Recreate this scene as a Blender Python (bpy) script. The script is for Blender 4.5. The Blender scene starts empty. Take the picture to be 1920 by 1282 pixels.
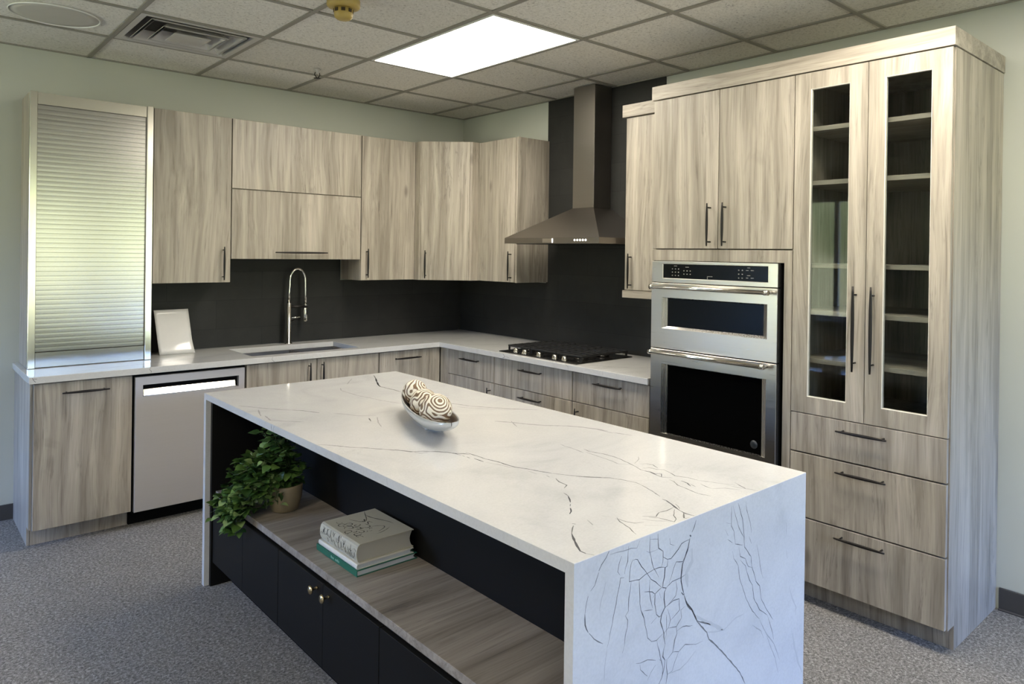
LAMP_K = 11.8
import bpy, bmesh, math, random
from mathutils import Vector, Matrix
random.seed(7)
S = bpy.context.scene
COL = S.collection
PI = math.pi

# ------------------------------------------------------------------ materials
class NT:
    def __init__(s, name):
        s.m = bpy.data.materials.new(name); s.m.use_nodes = True
        s.t = s.m.node_tree; s.n = s.t.nodes; s.n.clear()
        s.out = s.n.new('ShaderNodeOutputMaterial')
    def add(s, typ, **kw):
        n = s.n.new(typ)
        for k, v in kw.items():
            if k.startswith('_'): setattr(n, k[1:], v)
            else: n.inputs[k.replace('__', ' ')].default_value = v
        return n
    def link(s, a, b): s.t.links.new(a, b)
    def bsdf(s, **kw):
        b = s.n.new('ShaderNodeBsdfPrincipled')
        for k, v in kw.items(): b.inputs[k].default_value = v
        s.link(b.outputs[0], s.out.inputs[0]); s.b = b
        return b
    def ramp(s, src, stops):
        r = s.n.new('ShaderNodeValToRGB'); e = r.color_ramp.elements
        while len(e) > 1: e.remove(e[-1])
        e[0].position = stops[0][0]; e[0].color = (*stops[0][1], 1)
        for p, c in stops[1:]:
            x = e.new(p); x.color = (*c, 1)
        s.link(src, r.inputs[0]); return r.outputs[0]
    def noise(s, vec, scale, detail=3, rough=.5, dist=0, out=0):
        n = s.add('ShaderNodeTexNoise', Scale=scale, Detail=detail, Roughness=rough, Distortion=dist)
        s.link(vec, n.inputs['Vector']); return n.outputs[out]
    def mapping(s, vec, scale=(1,1,1), loc=(0,0,0), rot=(0,0,0)):
        m = s.n.new('ShaderNodeMapping')
        m.inputs['Scale'].default_value = scale; m.inputs['Location'].default_value = loc; m.inputs['Rotation'].default_value = rot
        s.link(vec, m.inputs[0]); return m.outputs[0]
    def mix(s, a, b, f, mode='MIX'):
        m = s.n.new('ShaderNodeMix'); m.data_type = 'RGBA'; m.blend_type = mode
        for sock, v in ((m.inputs[0], f), (m.inputs[6], a), (m.inputs[7], b)):
            if hasattr(v, 'is_output') or isinstance(v, bpy.types.NodeSocket): s.link(v, sock)
            else: sock.default_value = v if not isinstance(v, tuple) else ((*v, 1) if len(v) == 3 else v)
        return m.outputs[2]
    def math(s, op, a, b=0.0):
        m = s.n.new('ShaderNodeMath'); m.operation = op
        for k, v in enumerate((a, b)):
            if isinstance(v, bpy.types.NodeSocket): s.link(v, m.inputs[k])
            else: m.inputs[k].default_value = v
        return m.outputs[0]
    def bump(s, h, strength=.2, dist=.002):
        b = s.add('ShaderNodeBump', Strength=strength, Distance=dist)
        s.link(h, b.inputs['Height']); s.link(b.outputs[0], s.b.inputs['Normal'])
    def coords(s):
        tc = s.n.new('ShaderNodeTexCoord').outputs['Object']
        oi = s.n.new('ShaderNodeObjectInfo').outputs['Random']
        v = s.n.new('ShaderNodeVectorMath'); v.operation = 'MULTIPLY_ADD'
        s.link(tc, v.inputs[0]); v.inputs[1].default_value = (1,1,1)
        c = s.n.new('ShaderNodeCombineXYZ')
        for k, mul in enumerate((37., 53., 29.)):
            s.link(s.math('MULTIPLY', oi, mul), c.inputs[k])
        s.link(c.outputs[0], v.inputs[2]); return v.outputs[0]

def plain(name, col, rough=.5, metal=0., spec=.5, emit=None, es=0., coat=0.):
    n = NT(name); b = n.bsdf(**{'Base Color': (*col, 1), 'Roughness': rough, 'Metallic': metal, 'Specular IOR Level': spec, 'Coat Weight': coat})
    if emit: b.inputs['Emission Color'].default_value = (*emit, 1); b.inputs['Emission Strength'].default_value = es
    # faint procedural unevenness so that no surface is a perfectly flat colour
    v = n.n.new('ShaderNodeTexCoord').outputs['Object']
    f = n.noise(v, 9, 4, .6)
    c = n.mix((*[x*.93 for x in col],), (*[min(1, x*1.06) for x in col],), f)
    n.link(c, b.inputs['Base Color'])
    return n.m

def wood(name, axis='z', tint=(1,1,1), gain=1.0):
    n = NT(name); b = n.bsdf(Roughness=.42); b.inputs['Specular IOR Level'].default_value = .4
    v = n.coords()
    def sc(a, l):
        return {'z': (a, a, l), 'y': (a, l, a), 'x': (l, a, a)}[axis]
    warp = n.noise(n.mapping(v, sc(2.2, .55)), 1.6, 2, .5, 0, 1)
    vm = n.n.new('ShaderNodeVectorMath'); vm.operation = 'MULTIPLY_ADD'
    n.link(warp, vm.inputs[0]); vm.inputs[1].default_value = (.10,.10,.10); n.link(v, vm.inputs[2]); w = vm.outputs[0]
    broad = n.noise(n.mapping(w, sc(19, .9)), 1.0, 3, .55, .3)
    streak = n.noise(n.mapping(w, sc(75, 2.2)), 1.0, 4, .6, .2)
    fine = n.noise(n.mapping(w, sc(190, 5)), 1.0, 3, .6)
    blotch = n.noise(n.mapping(v, sc(7, 2.6)), 1.0, 4, .6, .8)
    A = tuple(x*gain*t for x, t in zip((.275,.243,.200), tint)); B = tuple(x*gain*t for x, t in zip((.375,.335,.278), tint)); Cc = tuple(x*gain*t for x, t in zip((.46,.415,.35), tint)); D = tuple(x*gain*t for x, t in zip((.125,.108,.09), tint))
    base = n.ramp(broad, [(.34, A), (.5, B), (.66, Cc)])
    st = n.ramp(streak, [(.27, (.50,.485,.47)), (.42, (.92,.92,.92)), (.55, (1,1,1)), (.72, (1.12,1.12,1.11))])
    c = n.mix(base, st, .85, 'MULTIPLY')
    fi = n.ramp(fine, [(.30, (.80,.79,.78)), (.5, (1,1,1)), (.7, (1.06,1.06,1.06))])
    c = n.mix(c, fi, .7, 'MULTIPLY')
    bl = n.ramp(blotch, [(.62, (0,0,0)), (.78, (1,1,1))])
    c = n.mix(c, D, n.math('MULTIPLY', bl, .38))
    kn = n.add('ShaderNodeTexVoronoi', Scale=1.0, Randomness=1.0)
    n.link(n.mapping(w, sc(4.2, 1.7)), kn.inputs['Vector'])
    k = n.ramp(kn.outputs['Distance'], [(.03, (1,1,1)), (.10, (0,0,0))])
    c = n.mix(c, D, n.math('MULTIPLY', k, .55))
    cr = n.noise(n.mapping(w, sc(16, .8), (4,9,2)), 1.0, 5, .62, .6)
    ca = n.math('ABSOLUTE', n.math('SUBTRACT', cr, .5))
    cm = n.ramp(ca, [(.0, (1,1,1)), (.010, (.35,.35,.35)), (.028, (0,0,0))])
    gt = n.ramp(n.noise(n.mapping(v, sc(5, 1.4), (1,3,7)), 1.0, 2, .5), [(.46, (0,0,0)), (.60, (1,1,1))])
    c = n.mix(c, D, n.math('MULTIPLY', n.math('MULTIPLY', cm, gt), .50))
    n.link(c, b.inputs['Base Color'])
    n.bump(streak, .10, .0015)
    return n.m

def quartz(name):
    n = NT(name); b = n.bsdf(Roughness=.10); b.inputs['Specular IOR Level'].default_value = .55
    v = n.n.new('ShaderNodeTexCoord').outputs['Object']
    big = n.noise(v, 2.6, 5, .62, 1.2)
    c = n.ramp(big, [(.25, (.50,.50,.49)), (.42, (.585,.58,.57)), (.6, (.62,.615,.60))])
    v2 = n.noise(n.mapping(v, (1,1,1), (3,7,1)), 3.1, 6, .6, 1.6)
    r = n.math('ABSOLUTE', n.math('SUBTRACT', v2, .5))
    ve = n.ramp(r, [(.0, (1,1,1)), (.006, (0,0,0))])
    gate = n.ramp(n.noise(v, 1.7, 2, .5), [(.52, (0,0,0)), (.66, (1,1,1))])
    c = n.mix(c, (.46,.45,.44), n.math('MULTIPLY', n.math('MULTIPLY', ve, gate), .45))
    sp = n.noise(v, 140, 2, .6)
    c = n.mix(c, n.ramp(sp, [(.35, (.95,.95,.95)), (.6, (1,1,1))]), 1.0, 'MULTIPLY')
    n.link(c, b.inputs['Base Color']); return n.m

def steel(name, col=(.58,.56,.53), rough=.28, axis='z', metal=1.0, bump=.05):
    n = NT(name); b = n.bsdf(Metallic=metal, Roughness=rough)
    b.inputs['Base Color'].default_value = (*col, 1)
    v = n.n.new('ShaderNodeTexCoord').outputs['Object']
    s = {'z': (260,260,3), 'y': (260,3,260), 'x': (3,260,260)}[axis]
    f = n.noise(n.mapping(v, s), 1.0, 2, .6)
    rr = n.add('ShaderNodeMapRange'); rr.inputs['To Min'].default_value = rough*.75; rr.inputs['To Max'].default_value = rough*1.3
    n.link(f, rr.inputs[0]); n.link(rr.outputs[0], b.inputs['Roughness'])
    c = n.mix(tuple(x*.9 for x in col), col, f); n.link(c, b.inputs['Base Color'])
    n.bump(f, bump, .0004)
    return n.m

def carpet_mat():
    n = NT('grey_carpet'); b = n.bsdf(Roughness=.95); b.inputs['Specular IOR Level'].default_value = .15
    v = n.n.new('ShaderNodeTexCoord').outputs['Object']
    a = n.noise(v, 95, 4, .75, .6); bb = n.noise(v, 300, 2, .7); cc = n.noise(v, 1.4, 3, .5)
    c = n.ramp(a, [(.30, (.072,.070,.067)), (.5, (.225,.213,.197)), (.68, (.48,.46,.43))])
    c = n.mix(c, n.ramp(bb, [(.3, (.55,.55,.55)), (.7, (1.35,1.35,1.35))]), .9, 'MULTIPLY')
    c = n.mix(c, n.ramp(cc, [(.3, (.88,.88,.88)), (.7, (1.1,1.1,1.1))]), 1.0, 'MULTIPLY')
    n.link(c, b.inputs['Base Color']); n.bump(a, .9, .006); return n.m

def ceiling_mat():
    n = NT('mineral_fibre_tile'); b = n.bsdf(Roughness=.95); b.inputs['Specular IOR Level'].default_value = .1
    v = n.n.new('ShaderNodeTexCoord').outputs['Object']
    a = n.noise(v, 75, 3, .7, .8); d = n.noise(n.mapping(v, (1,1,1), (5,5,0)), 28, 2, .6, 1.)
    c = n.ramp(a, [(.30, (.40,.38,.34)), (.42, (.68,.655,.60)), (.6, (.78,.755,.70))])
    hole = n.ramp(d, [(.22, (.45,.45,.45)), (.30, (1,1,1))])
    c = n.mix(c, hole, .8, 'MULTIPLY')
    w = n.n.new('ShaderNodeTexWhiteNoise'); w.noise_dimensions = '2D'
    sn = n.n.new('ShaderNodeVectorMath'); sn.operation = 'SNAP'; sn.inputs[1].default_value = (.6096,.6096,100)
    n.link(n.mapping(v, (1,1,1), (.3284,.5905,0)), sn.inputs[0]); n.link(sn.outputs[0], w.inputs[0])
    c = n.mix(c, n.ramp(w.outputs[0], [(0, (.87,.87,.86)), (1, (1.04,1.04,1.04))]), 1.0, 'MULTIPLY')
    n.link(c, b.inputs['Base Color']); n.bump(a, .35, .003); return n.m

def wall_mat():
    n = NT('pale_green_grey_wall_paint'); b = n.bsdf(Roughness=.7); b.inputs['Specular IOR Level'].default_value = .3
    v = n.n.new('ShaderNodeTexCoord').outputs['Object']
    c = n.mix((.505,.525,.465), (.545,.565,.505), n.noise(v, 3, 3, .5)); n.link(c, b.inputs['Base Color'])
    n.bump(n.noise(v, 160, 3, .6), .10, .0008); return n.m

def tile_mat(name, vert=False):
    # large charcoal tiles in a running bond, thin dark grout
    n = NT(name); b = n.bsdf(Roughness=.48); b.inputs['Specular IOR Level'].default_value = .25
    v = n.n.new('ShaderNodeTexCoord').outputs['Object']
    sp = n.n.new('ShaderNodeSeparateXYZ'); n.link(v, sp.inputs[0])
    cb = n.n.new('ShaderNodeCombineXYZ')
    n.link(n.math('ADD', sp.outputs[0], sp.outputs[1]), cb.inputs[0]); n.link(n.math('ADD', sp.outputs[2], .07), cb.inputs[1])
    br = n.n.new('ShaderNodeTexBrick'); n.link(cb.outputs[0], br.inputs[0])
    br.offset = .5
    for k, x in (('Scale', 1.), ('Mortar Size', .0016), ('Mortar Smooth', .1), ('Brick Width', .61), ('Row Height', .195), ('Bias', 0.)):
        br.inputs[k].default_value = x
    br.inputs['Color1'].default_value = (.021,.021,.020,1); br.inputs['Color2'].default_value = (.028,.028,.0265,1); br.inputs['Mortar'].default_value = (.014,.014,.014,1)
    c = n.mix(br.outputs[0], n.ramp(n.noise(v, 6, 5, .6, .5), [(.3, (.85,.85,.85)), (.7, (1.15,1.15,1.15))]), 1.0, 'MULTIPLY')
    n.link(c, b.inputs['Base Color'])
    n.bump(br.outputs['Fac'], -.3, .002) if False else n.bump(n.noise(v, 30, 4, .6), .06, .001)
    return n.m

def glass_mat(name, gloss=.10, tint=(.93,.95,.94)):
    n = NT(name)
    t = n.add('ShaderNodeBsdfTransparent'); t.inputs[0].default_value = (*tint, 1)
    g = n.add('ShaderNodeBsdfGlossy'); g.inputs['Roughness'].default_value = .02
    lw = n.add('ShaderNodeLayerWeight', Blend=.25)
    f = n.math('ADD', n.math('MULTIPLY', lw.outputs['Fresnel'], .28), gloss*.12)
    mx = n.n.new('ShaderNodeMixShader'); n.link(f, mx.inputs[0]); n.link(t.outputs[0], mx.inputs[1]); n.link(g.outputs[0], mx.inputs[2])
    n.link(mx.outputs[0], n.out.inputs[0]); return n.m

def zebra_mat():
    n = NT('carved_zebra_wood'); b = n.bsdf(Roughness=.45)
    v = n.coords()
    f0 = n.noise(v, 16, 2, .5)
    vo = n.add('ShaderNodeTexVoronoi', Scale=13., Randomness=1.0); vo.feature = 'SMOOTH_F1'; vo.inputs['Smoothness'].default_value = .25; n.link(v, vo.inputs['Vector'])
    f = n.math('ADD', vo.outputs['Distance'], n.math('MULTIPLY', f0, .25))
    m = n.math('ADD', n.math('MULTIPLY', n.math('SINE', n.math('MULTIPLY', f, 46)), .5), .5)
    c = n.ramp(m, [(.40, (.20,.125,.07)), (.56, (.86,.78,.62))])
    n.link(c, b.inputs['Base Color']); n.bump(m, .4, .003); return n.m

def leaf_mat():
    n = NT('variegated_leaf'); b = n.bsdf(Roughness=.35); b.inputs['Specular IOR Level'].default_value = .5
    v = n.n.new('ShaderNodeTexCoord').outputs['Object']
    g = n.n.new('ShaderNodeNewGeometry').outputs['Random Per Island']
    c = n.ramp(g, [(0, (.016,.040,.008)), (.45, (.052,.115,.024)), (.8, (.125,.215,.052)), (1, (.27,.37,.15))])
    c = n.mix(c, n.ramp(n.noise(v, 60, 3, .6), [(.3, (.7,.7,.7)), (.7, (1.3,1.3,1.2))]), .8, 'MULTIPLY')
    n.link(c, b.inputs['Base Color'])
    b.inputs['Subsurface Weight'].default_value = 0
    return n.m

M = {}
M['wood'] = wood('greige_laminate_vertical_grain', 'z')
M['wood_y'] = wood('greige_laminate_grain_along_wall', 'y')
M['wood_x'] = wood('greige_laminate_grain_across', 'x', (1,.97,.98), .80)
M['quartz'] = quartz('white_veined_quartz')
M['vein0'] = plain('dark_vein', (.11,.11,.115), .15)
M['vein1'] = plain('mid_vein', (.18,.177,.173), .13)
M['vein2'] = plain('faint_vein', (.38,.375,.37), .11)
M['vein3'] = plain('cloudy_vein', (.50,.497,.49), .11)
M['steel'] = steel('brushed_stainless', (.62,.575,.52), .30, 'y')
M['steel_z'] = steel('brushed_stainless_upright', (.60,.58,.55), .26, 'z')
M['steel_dw'] = steel('satin_stainless', (.62,.585,.56), .42, 'x', metal=.55)
M['steel_hood'] = steel('stainless_with_dark_reflections', (.30,.275,.25), .34, 'y')  # dark surroundings mirrored by the hood are put into its base colour
M['alu'] = steel('brushed_aluminium_slats', (.36,.345,.33), .22, 'x', bump=.012)
M['alu_frame'] = steel('brushed_aluminium_frame', (.60,.57,.51), .20, 'z')
M['chrome'] = plain('polished_steel', (.75,.73,.68), .12, 1.)
M['blackmetal'] = plain('dark_bronze_metal', (.022,.019,.018), .38, .6)
M['blackpaint'] = plain('matt_black_paint', (.0062,.0057,.0052), .5, 0, .16)
M['blackvoid'] = plain('black_gap', (.004,.004,.004), .8, 0, .1)
M['blackglass'] = plain('black_oven_glass', (.002,.002,.002), .05, 0, .22)
M['iron'] = plain('cast_iron_grate', (.012,.012,.012), .5, 0, .4)
M['cookbase'] = plain('dark_cooktop_steel', (.06,.058,.055), .22, .8)
M['carpet'] = carpet_mat(); M['tilec'] = ceiling_mat(); M['wall'] = wall_mat()
M['tbar'] = plain('ceiling_grid_paint', (.27,.255,.22), .6)
M['tile'] = tile_mat('charcoal_wall_tile')
M['glass'] = glass_mat('cabinet_glass', .06, (.86,.88,.87))
M['winglass'] = glass_mat('window_glass', .05, (.98,.99,.99))
M['basebd'] = plain('dark_grey_vinyl_base', (.055,.053,.052), .5)
M['white'] = plain('white_paint', (.75,.75,.72), .5)
M['diffuser'] = plain('lit_panel', (.9,.9,.9), .5, 0, .5, (1.0,.925,.79), LAMP_K)
M['vent'] = plain('grey_vent_metal', (.50,.48,.46), .4, .1)
M['grille'] = plain('painted_speaker_grille', (.50,.48,.43), .6)
M['tray'] = plain('polished_dark_cooktop', (.05,.048,.046), .07, .7)
M['ventdark'] = plain('dark_duct', (.012,.012,.012), .8)
M['brass_yellow'] = plain('aged_yellow_plastic', (.40,.29,.08), .45)
M['amber'] = plain('dark_sensor_window', (.03,.018,.005), .3)
M['paper'] = plain('glossy_white_card', (.72,.71,.69), .16, 0, .6)
M['gold'] = plain('brushed_gold', (.62,.50,.30), .25, 1.)
M['cream'] = plain('cream_cloth_cover', (.47,.44,.34), .6)
M['pages'] = plain('paper_pages', (.46,.44,.38), .8)
M['pages_w'] = plain('white_paper_pages', (.60,.62,.64), .8)
M['green'] = plain('green_cover', (.015,.13,.085), .35)
M['whitecover'] = plain('white_cover', (.68,.66,.60), .4)
M['navy'] = plain('dark_navy_board', (.02,.026,.035), .4)
M['ink'] = plain('black_ink', (.03,.028,.022), .6)
M['palegreen'] = plain('pale_green_ink', (.25,.45,.36), .5)
M['pot'] = plain('tan_ceramic', (.24,.19,.115), .5)
M['soil'] = plain('dark_soil', (.03,.02,.014), .9)
M['leaf'] = leaf_mat()
M['stem'] = plain('green_stem', (.07,.10,.03), .5)
M['bowl'] = plain('silver_glazed_bowl', (.55,.56,.56), .16, .35, .6)
M['bowl_in'] = plain('dark_brown_glaze', (.12,.09,.07), .3)
M['zebra'] = zebra_mat()
M['sink'] = steel('sink_steel', (.42,.40,.37), .30, 'x')
M['lcd'] = plain('panel_markings', (.22,.21,.19), .4)
M['white_glow'] = plain('glowing_white', (.8,.8,.75), .4, 0, .5, (1,.97,.9), 1.2)  # weak emission shared by the hood buttons and the badge edge

# ------------------------------------------------------------------ geometry
IDF = lambda p: Vector(p)
WA = lambda p: Vector((p[0], -p[1], p[2]))      # (along x, out from the back wall, up)
WB = lambda p: Vector((-p[1], -p[0], p[2]))     # (distance from the corner, out from the right wall, up)
class MB:
    def __init__(s, f=IDF): s.b = bmesh.new(); s.f = f; s.mi = 0; s.mats = []
    def slot(s, m):
        if m not in s.mats: s.mats.append(m)
        s.mi = s.mats.index(m); return s
    def _tag(s, faces):
        for f in faces: f.material_index = s.mi
    def box(s, u0, u1, d0, d1, w0, w1, bev=0.0, seg=1):
        vs = [s.b.verts.new(s.f((u, d, w))) for u in (u0, u1) for d in (d0, d1) for w in (w0, w1)]
        q = [(0,1,3,2),(4,6,7,5),(0,4,5,1),(2,3,7,6),(0,2,6,4),(1,5,7,3)]
        fs = [s.b.faces.new([vs[i] for i in k]) for k in q]
        bmesh.ops.recalc_face_normals(s.b, faces=fs); s._tag(fs)
        if bev > 0:
            es = list({e for f in fs for e in f.edges})
            r = bmesh.ops.bevel(s.b, geom=es, offset=bev, segments=seg, profile=.5, affect='EDGES')
            s._tag(r['faces'])
        return s
    def quad(s, *pts, fm=True):
        f = s.b.faces.new([s.b.verts.new(s.f(p) if fm else Vector(p)) for p in pts]); f.material_index = s.mi; return s
    def prism(s, pts, w0, w1):          # pts: (u,d) outline
        a = [s.b.verts.new(s.f((p[0], p[1], w0))) for p in pts]; c = [s.b.verts.new(s.f((p[0], p[1], w1))) for p in pts]
        n = len(pts); fs = [s.b.faces.new(a), s.b.faces.new(c)]
        for i in range(n): fs.append(s.b.faces.new([a[i], a[(i+1)%n], c[(i+1)%n], c[i]]))
        bmesh.ops.recalc_face_normals(s.b, faces=fs); s._tag(fs); return s
    def rings(s, rings, close=True, caps=True, smooth=True):   # rings: lists of points in frame coords
        R = [[s.b.verts.new(s.f(p)) for p in r] for r in rings]; n = len(R[0]); fs = []
        for a, c in zip(R, R[1:]):
            for i in range(n if close else n-1):
                f = s.b.faces.new([a[i], a[(i+1)%n], c[(i+1)%n], c[i]]); f.smooth = smooth; fs.append(f)
        if caps: fs += [s.b.faces.new(R[0]), s.b.faces.new(R[-1])]
        bmesh.ops.recalc_face_normals(s.b, faces=fs); s._tag(fs); return s
    def tube(s, path, rad, seg=10, caps=True, sq=False):
        P = [Vector(p) for p in path]
        if not hasattr(rad, '__len__'): rad = [rad]*len(P)
        prev = None; rs = []
        for i, p in enumerate(P):
            t = (P[min(i+1, len(P)-1)] - P[max(i-1, 0)]).normalized()
            if prev is None:
                up = Vector((0,0,1)) if abs(t.z) < .9 else Vector((1,0,0))
                a = t.cross(up).normalized()
            else: a = (prev - t*prev.dot(t)).normalized()
            prev = a; c = t.cross(a)
            rs.append([tuple(p + (a*math.cos(k) + c*math.sin(k))*rad[i]) for k in [2*PI*j/seg + (PI/4 if sq else 0) for j in range(seg)]])
        return s.rings(rs, caps=caps, smooth=not sq)
    def lathe(s, prof, c, seg=32, axis='z', caps=False):      # prof: (r,h)
        rs = []
        for r, h in prof:
            ring = []
            for j in range(seg):
                a = 2*PI*j/seg; x, y = max(r, 1e-4)*math.cos(a), max(r, 1e-4)*math.sin(a)
                ring.append({'z': (c[0]+x, c[1]+y, c[2]+h), 'd': (c[0]+x, c[1]+h, c[2]+y), 'u': (c[0]+h, c[1]+x, c[2]+y)}[axis])
            rs.append(ring)
        return s.rings(rs, caps=True)
    def build(s, name, mat=None, parent=None, **kw):
        me = bpy.data.meshes.new(name)
        L = Vector(parent['_o']) if parent is not None and '_o' in parent else Vector((0,0,0))
        if parent is None:
            cs = [v.co for v in s.b.verts]
            L = Vector((sum(c.x for c in cs)/len(cs), sum(c.y for c in cs)/len(cs), min(c.z for c in cs)))
            if kw.get('kind') == 'structure': L = Vector((0,0,0))
        for v in s.b.verts: v.co -= L
        s.b.to_mesh(me); s.b.free()
        o = bpy.data.objects.new(name, me); COL.objects.link(o)
        for m in (s.mats or [mat]): me.materials.append(M[m] if isinstance(m, str) else m)
        if parent is not None: o.parent = parent
        else: o.location = L
        o['_o'] = tuple(L)
        for k, v in kw.items(): o[k] = v
        return o

def thing(name, label, cat, loc, group=None):
    o = bpy.data.objects.new(name, None); COL.objects.link(o); o.location = loc; o.empty_display_size = .1
    o['label'] = label; o['category'] = cat; o['_o'] = tuple(loc)
    if group: o['group'] = group
    return o
def struct(name, mb, mat, **kw): return mb.build(name, mat, None, kind='structure', **kw)

# frames helpers: pull handle, seen from the front: centre (u,w), on door face at depth d
def pull(F, parent, u, w, d, length, vert, r=.0058):
    mb = MB(F); n = 12; h = length/2; so = .032
    pts = []; rad = []
    for i in range(n+1):
        t = -1 + 2*i/n; pts.append((u, d+so, w+t*h) if vert else (u+t*h, d+so, w)); rad.append(r*(.62 + .55*(1-t*t)))
    mb.tube(pts, rad, 8)
    for sg in (-1, 1):
        q = .80*h*sg
        a = (u, d+.0005, w+q) if vert else (u+q, d+.0005, w); b = (u, d+so, w+q) if vert else (u+q, d+so, w)
        mb.tube([a, b], [.0042, .0032], 8)
    return mb.build('handle', 'blackmetal', parent)
def door(F, root, u0, u1, w0, w1, d, th=.019, mat='wood', name='door', gap=.0023, bev=.0012):
    return MB(F).box(u0+gap, u1-gap, d-th, d, w0+gap, w1-gap, bev).build(name, mat, root)
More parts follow.
